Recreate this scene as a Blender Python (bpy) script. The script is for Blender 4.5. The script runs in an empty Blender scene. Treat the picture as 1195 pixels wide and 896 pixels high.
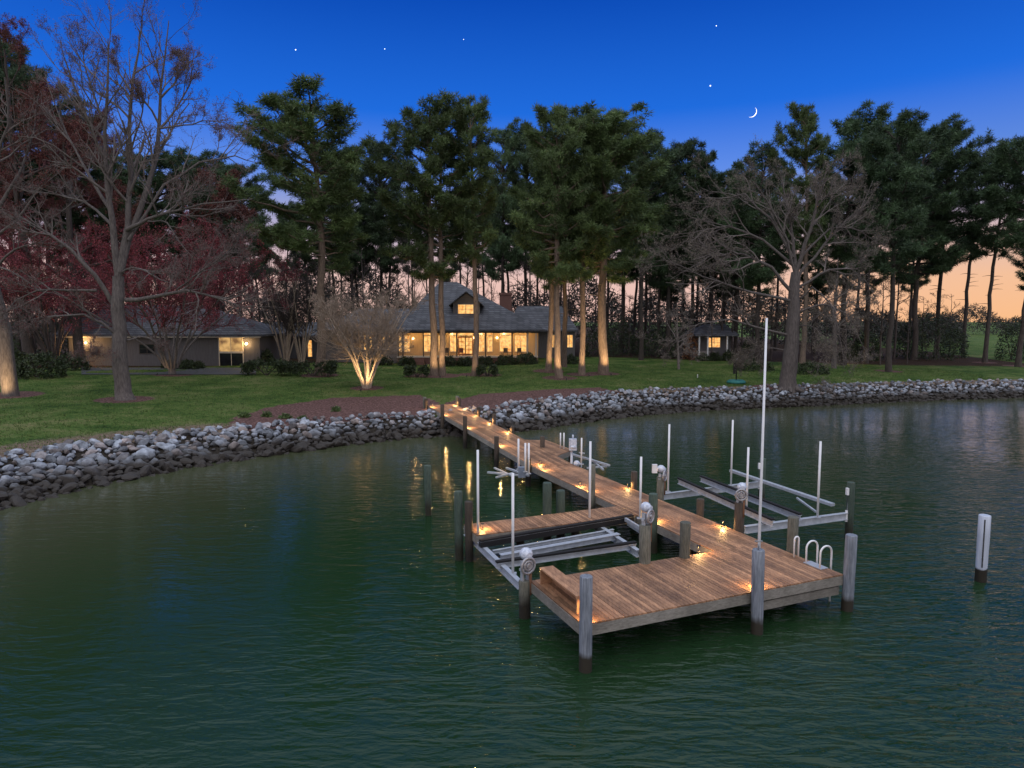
import bpy, math, random
import numpy as np
from mathutils import Vector, Matrix
R = math.radians
scene = bpy.context.scene
COL = scene.collection
rng = random.Random(7)

# ------------------------------------------------------------------ survey helpers (photo pixel -> place on the site)
F, CX, CY, CAMH = 800.0, 597.5, 448.0, 7.5
TILT = math.atan((448 - 375) / F)
def ray(px, py):
    x = (px - CX) / F; y = -(py - CY) / F
    return Vector((x, math.cos(TILT) + y * math.sin(TILT), -math.sin(TILT) + y * math.cos(TILT)))
def at(px, py, z=0.0):
    r = ray(px, py); k = (z - CAMH) / r.z
    return Vector((r.x * k, r.y * k, z))
def atY(px, py, Y):
    r = ray(px, py); k = Y / r.y
    return Vector((r.x * k, Y, CAMH + r.z * k))
def Xp(px, Y, py=400): return atY(px, py, Y).x
def Zp(py, Y, px=597): return atY(px, py, Y).z

# ------------------------------------------------------------------ object bookkeeping
def tag(o, label=None, cat=None, group=None, kind=None):
    if label: o['label'] = label
    if cat: o['category'] = cat
    if group: o['group'] = group
    if kind: o['kind'] = kind
    return o
def empty(name, loc, label, cat, group=None, rz=0.0):
    o = bpy.data.objects.new(name, None); COL.objects.link(o)
    o.location = loc; o.rotation_euler = (0, 0, rz); o.empty_display_size = .3
    return tag(o, label, cat, group)
def copy_tree(o, parent=None):
    c = o.copy(); COL.objects.link(c)
    if parent: c.parent = parent
    for ch in o.children: copy_tree(ch, c)
    return c

class MB:
    """collects shapes; build() links them as one mesh object"""
    def __init__(s): s.v = []; s.f = []; s.m = []; s.a = []; s.sm = []
    def add(s, v, f, m=0, a=None, smooth=False):
        o = len(s.v); s.v += [tuple(q) for q in v]
        a = rng.random() if a is None else a
        for q in f:
            s.f.append(tuple(i + o for i in q)); s.m.append(m); s.a.append(a); s.sm.append(smooth)
    def hexa(s, c, m=0, a=None):
        s.add(c, [(0, 3, 2, 1), (4, 5, 6, 7), (0, 1, 5, 4), (1, 2, 6, 5), (2, 3, 7, 6), (3, 0, 4, 7)], m, a)
    def box(s, x0, x1, y0, y1, z0, z1, m=0, a=None):
        s.hexa([(x0, y0, z0), (x1, y0, z0), (x1, y1, z0), (x0, y1, z0), (x0, y0, z1), (x1, y0, z1), (x1, y1, z1), (x0, y1, z1)], m, a)
    def beam(s, p, q, w, h, m=0, a=None, up=None, top=False):
        p = Vector(p); q = Vector(q); d = (q - p).normalized()
        up = Vector(up) if up else (Vector((0, 0, 1)) if abs(d.z) < .95 else Vector((0, 1, 0)))
        r = d.cross(up).normalized() * (w / 2); u = r.cross(d).normalized() * (h / 2)
        if top: p = p - u; q = q - u
        s.hexa([p - r - u, p + r - u, q + r - u, q - r - u, p - r + u, p + r + u, q + r + u, q - r + u], m, a)
    def ibeam(s, p, q, w, h, t=.02, m=0):
        p = Vector(p); q = Vector(q); z = Vector((0, 0, 1))
        s.beam(p + z * (h / 2 - t / 2), q + z * (h / 2 - t / 2), w, t, m)
        s.beam(p - z * (h / 2 - t / 2), q - z * (h / 2 - t / 2), w, t, m)
        s.beam(p, q, t, h - 2 * t - .004, m)
    def tube(s, pts, rad, n=8, m=0, a=None, smooth=True, cap=True):
        pts = [Vector(p) for p in pts]
        if not hasattr(rad, '__len__'): rad = [rad] * len(pts)
        V = []; N = len(pts); ref = None
        for i, p in enumerate(pts):
            d = pts[min(i + 1, N - 1)] - pts[max(i - 1, 0)]
            d = d.normalized() if d.length > 1e-9 else Vector((0, 0, 1))
            if ref is None: ref = Vector((1, 0, 0)) if abs(d.x) < .8 else Vector((0, 1, 0))
            b = d.cross(ref).normalized(); c = b.cross(d); ref = c
            for k in range(n):
                t = 2 * math.pi * k / n
                V.append(p + (c * math.cos(t) + b * math.sin(t)) * rad[i])
        Fc = [(i * n + k, i * n + (k + 1) % n, (i + 1) * n + (k + 1) % n, (i + 1) * n + k) for i in range(N - 1) for k in range(n)]
        a = rng.random() if a is None else a
        s.add(V, Fc, m, a, smooth)
        if cap:
            o = len(s.v) - len(V)
            s.f.append(tuple(o + k for k in range(n))[::-1]); s.m.append(m); s.a.append(a); s.sm.append(False)
            s.f.append(tuple(o + (N - 1) * n + k for k in range(n))); s.m.append(m); s.a.append(a); s.sm.append(False)
    def ball(s, c, r, n=12, m=0, sz=1.0):
        c = Vector(c); V = []; Fc = []; k = n // 2
        for i in range(k + 1):
            ph = math.pi * i / k
            for j in range(n):
                th = 2 * math.pi * j / n
                V.append(c + Vector((math.sin(ph) * math.cos(th) * r, math.sin(ph) * math.sin(th) * r, math.cos(ph) * r * sz)))
        for i in range(k):
            for j in range(n): Fc.append((i * n + j, (i + 1) * n + j, (i + 1) * n + (j + 1) % n, i * n + (j + 1) % n))
        s.add(V, Fc, m, None, True)
    def torus(s, c, ax, r, t, n=20, m=0):
        c = Vector(c); ax = Vector(ax).normalized()
        u = ax.orthogonal().normalized(); w = ax.cross(u)
        pts = [c + (u * math.cos(2 * math.pi * i / n) + w * math.sin(2 * math.pi * i / n)) * r for i in range(n + 1)]
        s.tube(pts, t, 6, m, cap=False)
    def build(s, name, mats, parent=None, smooth=None):
        me = bpy.data.meshes.new(name)
        me.from_pydata(s.v, [], s.f)
        mats = mats if isinstance(mats, (list, tuple)) else [mats]
        for q in mats: me.materials.append(q)
        me.polygons.foreach_set('material_index', s.m)
        me.polygons.foreach_set('use_smooth', s.sm if smooth is None else [smooth] * len(s.f))
        at_ = me.attributes.new('var', 'FLOAT', 'FACE'); at_.data.foreach_set('value', s.a)
        me.update()
        o = bpy.data.objects.new(name, me); COL.objects.link(o)
        if parent:
            o.parent = parent
            o.matrix_parent_inverse = (Matrix.Translation(parent.location) @ parent.rotation_euler.to_matrix().to_4x4()).inverted()
        return o

def np_mesh(name, V, Fc, mats, mi=None, var=None, smooth=False):
    """V (n,3), Fc (m,k) equal-length faces"""
    me = bpy.data.meshes.new(name)
    V = np.asarray(V, np.float32); Fc = np.asarray(Fc, np.int32); m, k = Fc.shape
    me.vertices.add(len(V)); me.vertices.foreach_set('co', V.ravel())
    me.loops.add(m * k); me.loops.foreach_set('vertex_index', Fc.ravel())
    me.polygons.add(m); me.polygons.foreach_set('loop_start', np.arange(0, m * k, k, dtype=np.int32))
    for q in (mats if isinstance(mats, (list, tuple)) else [mats]): me.materials.append(q)
    if mi is not None: me.polygons.foreach_set('material_index', np.asarray(mi, np.int32))
    me.polygons.foreach_set('use_smooth', np.full(m, smooth))
    if var is not None:
        a = me.attributes.new('var', 'FLOAT', 'FACE'); a.data.foreach_set('value', np.asarray(var, np.float32))
    me.update(calc_edges=True); me.validate()
    return me
def link(name, me, parent=None):
    o = bpy.data.objects.new(name, me); COL.objects.link(o)
    if parent: o.parent = parent
    return o

# ------------------------------------------------------------------ materials
def mat(name, c1, c2=None, scale=3.0, rough=.7, metal=0.0, bump=0.0, stretch=(1, 1, 1), var=0.0, orand=0.0, wet=None, emit=None, estr=0.0, spec=.4, coord='Object', detail=6, trans=0.0, tan=None):
    m = bpy.data.materials.new(name); m.use_nodes = True
    nt = m.node_tree; N = nt.nodes; L = nt.links; b = N['Principled BSDF']
    b.inputs['Roughness'].default_value = rough; b.inputs['Metallic'].default_value = metal
    b.inputs['Specular IOR Level'].default_value = spec
    c2 = c2 or tuple(x * .6 for x in c1)
    tc = N.new('ShaderNodeTexCoord'); mp = N.new('ShaderNodeMapping'); mp.inputs['Scale'].default_value = stretch
    if coord == 'World':
        gp = N.new('ShaderNodeNewGeometry'); L.new(gp.outputs['Position'], mp.inputs[0])
    else: L.new(tc.outputs[coord], mp.inputs[0])
    nz = N.new('ShaderNodeTexNoise'); nz.inputs['Scale'].default_value = scale; nz.inputs['Detail'].default_value = detail; nz.inputs['Roughness'].default_value = .65
    L.new(mp.outputs[0], nz.inputs['Vector'])
    rp = N.new('ShaderNodeValToRGB'); rp.color_ramp.elements[0].position = .32; rp.color_ramp.elements[1].position = .68
    rp.color_ramp.elements[0].color = (*c2, 1); rp.color_ramp.elements[1].color = (*c1, 1)
    L.new(nz.outputs['Fac'], rp.inputs[0]); out = rp.outputs[0]
    def mul(sock, val_sock, lo, hi):
        mr = N.new('ShaderNodeMapRange'); mr.inputs['To Min'].default_value = lo; mr.inputs['To Max'].default_value = hi
        L.new(val_sock, mr.inputs['Value'])
        mx = N.new('ShaderNodeVectorMath'); mx.operation = 'SCALE'; L.new(sock, mx.inputs[0]); L.new(mr.outputs[0], mx.inputs['Scale'])
        return mx.outputs[0]
    if var:
        a = N.new('ShaderNodeAttribute'); a.attribute_name = 'var'; out = mul(out, a.outputs['Fac'], 1 - var, 1 + var)
    if orand:
        oi = N.new('ShaderNodeObjectInfo'); out = mul(out, oi.outputs['Random'], 1 - orand, 1 + orand)
    if tan:   # some stones of another colour
        q = N.new('ShaderNodeAttribute') if tan == 'var' else N.new('ShaderNodeObjectInfo')
        if tan == 'var': q.attribute_name = 'var'
        mr = N.new('ShaderNodeMath'); mr.operation = 'MULTIPLY'; mr.inputs[1].default_value = 57.0; L.new(q.outputs['Fac' if tan == 'var' else 'Random'], mr.inputs[0])
        fr = N.new('ShaderNodeMath'); fr.operation = 'FRACT'; L.new(mr.outputs[0], fr.inputs[0])
        m2 = N.new('ShaderNodeMapRange'); m2.inputs['From Min'].default_value = .62; m2.inputs['From Max'].default_value = 1.0; m2.inputs['To Max'].default_value = .85; L.new(fr.outputs[0], m2.inputs['Value'])
        mx = N.new('ShaderNodeMix'); mx.data_type = 'RGBA'; mx.blend_type = 'MULTIPLY'; mx.inputs[7].default_value = (.95, .66, .48, 1); L.new(m2.outputs[0], mx.inputs[0]); L.new(out, mx.inputs[6]); out = mx.outputs[2]
    if wet:   # stained dark below a height: (z_full, z_clear, colour)
        g = N.new('ShaderNodeNewGeometry'); sp = N.new('ShaderNodeSeparateXYZ'); L.new(g.outputs['Position'], sp.inputs[0])
        n2 = N.new('ShaderNodeTexNoise'); n2.inputs['Scale'].default_value = 2.5; L.new(g.outputs['Position'], n2.inputs['Vector'])
        ad = N.new('ShaderNodeMath'); ad.operation = 'MULTIPLY_ADD'; L.new(n2.outputs['Fac'], ad.inputs[0]); ad.inputs[1].default_value = -.35; L.new(sp.outputs['Z'], ad.inputs[2])
        mr = N.new('ShaderNodeMapRange'); mr.inputs['From Min'].default_value = wet[0] - .17; mr.inputs['From Max'].default_value = wet[1] - .17
        L.new(ad.outputs[0], mr.inputs['Value'])
        mx = N.new('ShaderNodeMix'); mx.data_type = 'RGBA'; mx.inputs[6].default_value = (*wet[2], 1); L.new(mr.outputs[0], mx.inputs[0]); L.new(out, mx.inputs[7]); out = mx.outputs[2]
    L.new(out, b.inputs['Base Color'])
    if bump:
        bp = N.new('ShaderNodeBump'); bp.inputs['Strength'].default_value = bump; bp.inputs['Distance'].default_value = .05
        L.new(nz.outputs['Fac'], bp.inputs['Height']); L.new(bp.outputs[0], b.inputs['Normal'])
    if emit:
        b.inputs['Emission Color'].default_value = (*emit, 1); b.inputs['Emission Strength'].default_value = estr
    if trans:
        tr = N.new('ShaderNodeBsdfTranslucent'); L.new(out, tr.inputs[0]); ms = N.new('ShaderNodeMixShader'); ms.inputs[0].default_value = trans
        L.new(b.outputs[0], ms.inputs[1]); L.new(tr.outputs[0], ms.inputs[2]); L.new(ms.outputs[0], N['Material Output'].inputs[0])
    return m

M = {}
V3 = (-.3907, .9205)   # direction the deck boards run
M['deck'] = mat('deck_wood', (.38, .205, .112), (.22, .115, .064), 3, .6, var=.36, bump=.25, stretch=(6, 1.2, 6), coord='World')
def worn(m):
    nt = m.node_tree; N = nt.nodes; L = nt.links; b = N['Principled BSDF']; src = b.inputs['Base Color'].links[0].from_socket
    g = N.new('ShaderNodeNewGeometry'); nz = N.new('ShaderNodeTexNoise'); nz.inputs['Scale'].default_value = .9; nz.inputs['Detail'].default_value = 7; nz.inputs['Roughness'].default_value = .7; L.new(g.outputs['Position'], nz.inputs['Vector'])
    mr = N.new('ShaderNodeMapRange'); mr.inputs['From Min'].default_value = .34; mr.inputs['From Max'].default_value = .66; mr.inputs['To Min'].default_value = .62; mr.inputs['To Max'].default_value = 1.22; L.new(nz.outputs['Fac'], mr.inputs['Value'])
    sc = N.new('ShaderNodeVectorMath'); sc.operation = 'SCALE'; L.new(src, sc.inputs[0]); L.new(mr.outputs[0], sc.inputs['Scale']); L.new(sc.outputs[0], b.inputs['Base Color'])
    m2 = N.new('ShaderNodeMapRange'); m2.inputs['From Min'].default_value = .35; m2.inputs['From Max'].default_value = .65; m2.inputs['To Min'].default_value = .42; m2.inputs['To Max'].default_value = .75; L.new(nz.outputs['Fac'], m2.inputs['Value']); L.new(m2.outputs[0], b.inputs['Roughness'])
worn(M['deck'])
M['rim'] = mat('weathered_rim_board', (.30, .28, .25), (.17, .155, .13), 4, .8, var=.2, bump=.3, stretch=(2, 2, 8), coord='World')
M['pile'] = mat('timber_piling', (.17, .165, .135), (.07, .072, .058), 5, .85, bump=.5, stretch=(5, 5, .8), wet=(.35, .75, (.018, .015, .010)), orand=.25, coord='World')
M['pile_green'] = mat('green_treated_piling', (.075, .108, .085), (.035, .055, .045), 5, .8, bump=.4, stretch=(5, 5, .8), wet=(.3, .9, (.02, .02, .012)), orand=.2, coord='World')
worn(M['rim'])
M['pile_brown'] = mat('brown_piling', (.085, .065, .05), (.04, .032, .026), 5, .85, bump=.5, stretch=(5, 5, .8), wet=(.3, .7, (.015, .013, .01)), orand=.25, coord='World')
M['pile_wrap'] = mat('grey_wrapped_piling', (.26, .285, .33), (.09, .105, .13), 4, .55, bump=.15, stretch=(6, 6, .5), wet=(.28, .42, (.03, .025, .018)), coord='World')
M['pile_white'] = mat('white_wrapped_piling', (.50, .55, .64), (.38, .42, .50), 2.5, .4, bump=.1, stretch=(5, 5, .5), wet=(.36, .42, (.02, .017, .012)), coord='World')
M['seam'] = mat('dark_seam', (.05, .05, .055), rough=.6)
M['alu'] = mat('aluminium', (.50, .53, .58), (.34, .37, .42), 6, .42, metal=.3, bump=.05)
M['carpet'] = mat('black_bunk_carpet', (.012, .012, .014), rough=.95)
M['pvc'] = mat('white_pvc', (.78, .78, .80), (.68, .69, .72), 3, .35)
M['motorw'] = mat('white_motor_cover', (.72, .76, .84), (.30, .35, .46), 14, .35, bump=.2)
M['steel'] = mat('galvanised_steel', (.50, .50, .52), (.22, .22, .24), 16, .45, metal=.6, bump=.2)
M['rust'] = mat('rusty_pipe', (.22, .11, .06), (.12, .06, .035), 9, .8)
M['black'] = mat('black_plastic', (.02, .02, .022), rough=.5)
M['rock'] = mat('riprap_stone', (.33, .365, .42), (.105, .115, .135), 2.6, .8, bump=.8, var=.6, tan='var', wet=(.45, 1.0, (.036, .031, .027)), coord='World')
M['rock1'] = mat('riprap_stone_single', (.33, .365, .42), (.105, .115, .135), 2.6, .8, bump=.9, orand=.6, tan='obj', wet=(.45, 1.0, (.036, .031, .027)), coord='World')
M['bark_pine'] = mat('pine_bark', (.22, .165, .125), (.09, .066, .052), 3, .9, bump=.9, stretch=(4, 4, .8), orand=.2)
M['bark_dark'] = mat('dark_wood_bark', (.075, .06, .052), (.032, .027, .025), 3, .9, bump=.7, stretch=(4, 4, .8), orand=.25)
M['bark_grey'] = mat('grey_bark', (.15, .13, .12), (.06, .052, .05), 3.5, .9, bump=.8, stretch=(3, 3, .7), orand=.1)
M['twig_grey'] = mat('grey_twig', (.19, .165, .15), (.12, .10, .095), 2, .9)
M['twig_dark'] = mat('dark_twig', (.085, .068, .062), (.05, .04, .04), 2, .9)
M['twig_red'] = mat('red_twig', (.14, .045, .05), (.085, .035, .04), 2, .9)
M['bud_red'] = mat('crimson_bud', (.31, .048, .068), (.15, .034, .044), 2, .7, var=.4)
M['bud_rust'] = mat('rust_bud', (.15, .042, .030), (.08, .028, .022), 2, .7, var=.4)
M['bud_plum'] = mat('plum_bud', (.15, .065, .06), (.09, .045, .042), 2, .8, var=.4)
M['pane_dark'] = mat('dark_pane', (.02, .022, .026), rough=.08)
M['bud_grey'] = mat('grey_bud', (.20, .17, .13), (.12, .10, .08), 2, .8, var=.4)
M['smooth_bark'] = mat('pale_smooth_bark', (.42, .34, .27), (.28, .22, .17), 3, .7, bump=.2, stretch=(2, 2, .6))
M['smooth_twig'] = mat('pale_twig', (.34, .265, .20), (.21, .165, .13), 3, .8)
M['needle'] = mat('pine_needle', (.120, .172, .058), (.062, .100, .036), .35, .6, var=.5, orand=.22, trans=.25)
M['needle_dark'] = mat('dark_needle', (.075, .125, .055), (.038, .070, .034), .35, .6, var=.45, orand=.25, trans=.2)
M['leaf_shrub'] = mat('shrub_leaf', (.040, .062, .020), (.016, .028, .010), 2, .55, var=.5, orand=.2)
M['leaf_dead'] = mat('withered_leaf', (.20, .085, .03), (.11, .045, .02), 2, .8, var=.4)
M['siding'] = mat('taupe_siding', (.19, .17, .165), (.14, .125, .122), 3, .75, stretch=(1, 1, 5))
M['siding_dark'] = mat('grey_siding', (.125, .12, .125), (.085, .082, .088), 3, .75, stretch=(5, 5, .4))
M['porchwall'] = mat('tan_porch_board', (.46, .34, .20), (.33, .24, .14), 2, .7, stretch=(6, 6, .3))
M['shingle'] = mat('slate_shingle', (.115, .125, .16), (.065, .072, .098), 2.2, .8, bump=.6, stretch=(.6, 1, 5))
M['trim'] = mat('pale_trim', (.55, .50, .42), (.47, .42, .35), 3, .6)
M['trimdark'] = mat('dark_trim', (.075, .062, .05), (.05, .042, .035), 3, .6)
M['brick'] = mat('chimney_brick', (.22, .11, .085), (.13, .07, .06), 9, .9, bump=.4)
M['doorwood'] = mat('red_brown_door', (.22, .065, .035), (.15, .045, .025), 4, .5)
def shingle_mat():
    m = bpy.data.materials.new('slate_shingle_courses'); m.use_nodes = True; nt = m.node_tree; N = nt.nodes; L = nt.links; b = N['Principled BSDF']; b.inputs['Roughness'].default_value = .8
    g = N.new('ShaderNodeNewGeometry'); sp = N.new('ShaderNodeSeparateXYZ'); L.new(g.outputs['Position'], sp.inputs[0]); cb = N.new('ShaderNodeCombineXYZ')
    ad = N.new('ShaderNodeMath'); ad.operation = 'ADD'; L.new(sp.outputs['X'], ad.inputs[0]); L.new(sp.outputs['Y'], ad.inputs[1]); L.new(ad.outputs[0], cb.inputs['X']); L.new(sp.outputs['Z'], cb.inputs['Y'])
    br = N.new('ShaderNodeTexBrick'); L.new(cb.outputs[0], br.inputs['Vector']); br.inputs['Scale'].default_value = 1.0; br.inputs['Brick Width'].default_value = .75; br.inputs['Row Height'].default_value = .24; br.inputs['Mortar Size'].default_value = .035; br.inputs['Bias'].default_value = -.1
    br.inputs['Color1'].default_value = (.115, .118, .135, 1); br.inputs['Color2'].default_value = (.058, .060, .070, 1); br.inputs['Mortar'].default_value = (.035, .038, .05, 1)
    nz = N.new('ShaderNodeTexNoise'); nz.inputs['Scale'].default_value = .8; nz.inputs['Detail'].default_value = 5; L.new(g.outputs['Position'], nz.inputs['Vector'])
    mr = N.new('ShaderNodeMapRange'); mr.inputs['From Min'].default_value = .3; mr.inputs['From Max'].default_value = .7; mr.inputs['To Min'].default_value = .7; mr.inputs['To Max'].default_value = 1.25; L.new(nz.outputs['Fac'], mr.inputs['Value'])
    sc = N.new('ShaderNodeVectorMath'); sc.operation = 'SCALE'; L.new(br.outputs['Color'], sc.inputs[0]); L.new(mr.outputs[0], sc.inputs['Scale']); L.new(sc.outputs[0], b.inputs['Base Color']); return m
M['shingle'] = shingle_mat()
def glow_mat(name, c_hi, c_lo, s, sc=1.3):
    m = bpy.data.materials.new(name); m.use_nodes = True; nt = m.node_tree; N = nt.nodes; L = nt.links; b = N['Principled BSDF']
    b.inputs['Base Color'].default_value = (.05, .04, .03, 1); b.inputs['Roughness'].default_value = .15
    g = N.new('ShaderNodeNewGeometry'); nz = N.new('ShaderNodeTexNoise'); nz.inputs['Scale'].default_value = sc; nz.inputs['Detail'].default_value = 3
    L.new(g.outputs['Position'], nz.inputs['Vector'])
    r = N.new('ShaderNodeValToRGB'); r.color_ramp.elements[0].position = .3; r.color_ramp.elements[1].position = .62
    r.color_ramp.elements[0].color = (*c_lo, 1); r.color_ramp.elements[1].color = (*c_hi, 1)
    L.new(nz.outputs['Fac'], r.inputs[0]); L.new(r.outputs[0], b.inputs['Emission Color']); b.inputs['Emission Strength'].default_value = s
    return m
M['pane'] = glow_mat('lit_window', (1.0, .56, .18), (.62, .21, .035), .88, 3.2)
M['pane_dim'] = glow_mat('dim_lit_window', (.85, .50, .18), (.22, .11, .045), .55)
M['bulb'] = mat('lit_bulb', (1, .8, .5), rough=.3, emit=(1.0, .62, .25), estr=9)
M['lens'] = mat('lit_lens', (1, .8, .5), rough=.3, emit=(1.0, .60, .24), estr=1.2)
M['moon'] = mat('moon_face', (.8, .8, .75), rough=.9, emit=(1.0, .95, .82), estr=1.3)
M['star'] = mat('star_glint', (1, 1, 1), rough=.9, emit=(.75, .85, 1.0), estr=1.6)
M['teal'] = mat('teal_plastic', (.03, .20, .19), (.02, .14, .13), 3, .5)
M['whitepaint'] = mat('white_paint', (.75, .75, .76), rough=.5)
M['asphalt'] = mat('asphalt', (.075, .08, .09), (.05, .054, .062), 8, .85, coord='World')

# ------------------------------------------------------------------ shoreline and ground
shore0 = [(-60, -60), (-40, -20), (-30, 2), (-24.5, 16), (-20.6, 26.5), (-19.3, 30.2), (-17.2, 33.9), (-14.2, 37.5), (-10.3, 41.0), (-6.5, 43.8), (-2.8, 44.7), (.6, 45.8), (6.7, 51.9),
          (14.5, 56.9), (22.3, 58.9), (31.6, 62.3), (41.1, 65.1), (50.6, 67.3), (75, 72), (120, 78), (220, 84), (600, 90), (2500, 100)]
def chaikin(P, n):
    P = np.array(P, float)
    for _ in range(n):
        Q = [P[0]]
        for a, b in zip(P[:-1], P[1:]): Q += [a * .75 + b * .25, a * .25 + b * .75]
        Q.append(P[-1]); P = np.array(Q)
    return P
SH = chaikin(shore0, 2)
def shore_dist(P):
    P = np.asarray(P, float); best = np.full(len(P), 1e18); sgn = np.ones(len(P))
    for a, b in zip(SH[:-1], SH[1:]):
        d = b - a; L2 = d @ d
        t = np.clip(((P - a) @ d) / L2, 0, 1); q = P - a - t[:, None] * d
        D = (q * q).sum(1); cr = d[0] * (P[:, 1] - a[1]) - d[1] * (P[:, 0] - a[0])
        up = D < best - 1e-9; best[up] = D[up]; sgn[up] = np.where(cr[up] >= 0, 1, -1)
    return np.sqrt(best) * sgn
def rip_w(x): return np.interp(x, [-26, -18, -10, -4, 3, 20, 45], [5.0, 3.9, 3.0, 3.0, 4.1, 3.4, 3.0])
def ground_z(P):
    P = np.asarray(P, float); d = shore_dist(P); w = rip_w(P[:, 0])
    z = np.where(d < 0, np.maximum(-.12 + d * .35, -2.0), -.12 + np.clip(d / w, 0, 1) * (.12 + np.interp(P[:, 0], [-26, -16, -4, 3, 60], [1.25, 1.12, 1.15, 1.5, 1.35])))
    e = np.maximum(d - w, 0)
    z = z + np.minimum(e, 34) * .036 + np.clip(e - 34, 0, 60) * .006
    z = z + np.where(e > 1, (np.sin(P[:, 0] * .21 + 1) * np.sin(P[:, 1] * .17) * .08), 0) * np.clip(e / 8, 0, 1)
    return z
def gz(x, y): return float(ground_z(np.array([[x, y]]))[0])
def ground_hit(px, py):
    r = ray(px, py); Ys = np.linspace(22, 230, 1200)
    k = Ys / r.y; P = np.stack([r.x * k, Ys], 1); zr = CAMH + r.z * k; g = ground_z(P)
    i = np.argmax((g - zr) > 0) if ((g - zr) > 0).any() else len(Ys) - 1
    return Vector((P[i, 0], P[i, 1], g[i]))
def inpoly(P, poly):
    x, y = P[:, 0], P[:, 1]; c = np.zeros(len(P), bool); n = len(poly)
    for i in range(n):
        (x1, y1), (x2, y2) = poly[i], poly[(i + 1) % n]
        hit = ((y1 > y) != (y2 > y)) & (x < (x2 - x1) * (y - y1) / (y2 - y1 + 1e-12) + x1); c ^= hit
    return c

TREE_SPOTS = {}   # base pixels of the named trees
def spread_axis(lo, hi, step, far_lo, far_hi):
    A = list(np.arange(lo, hi + .01, step)); s = step; q = hi
    while q < far_hi: s *= 1.25; q += s; A.append(q)
    s = step; q = lo
    while q > far_lo: s *= 1.25; q -= s; A.insert(0, q)
    return np.array(A)

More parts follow.
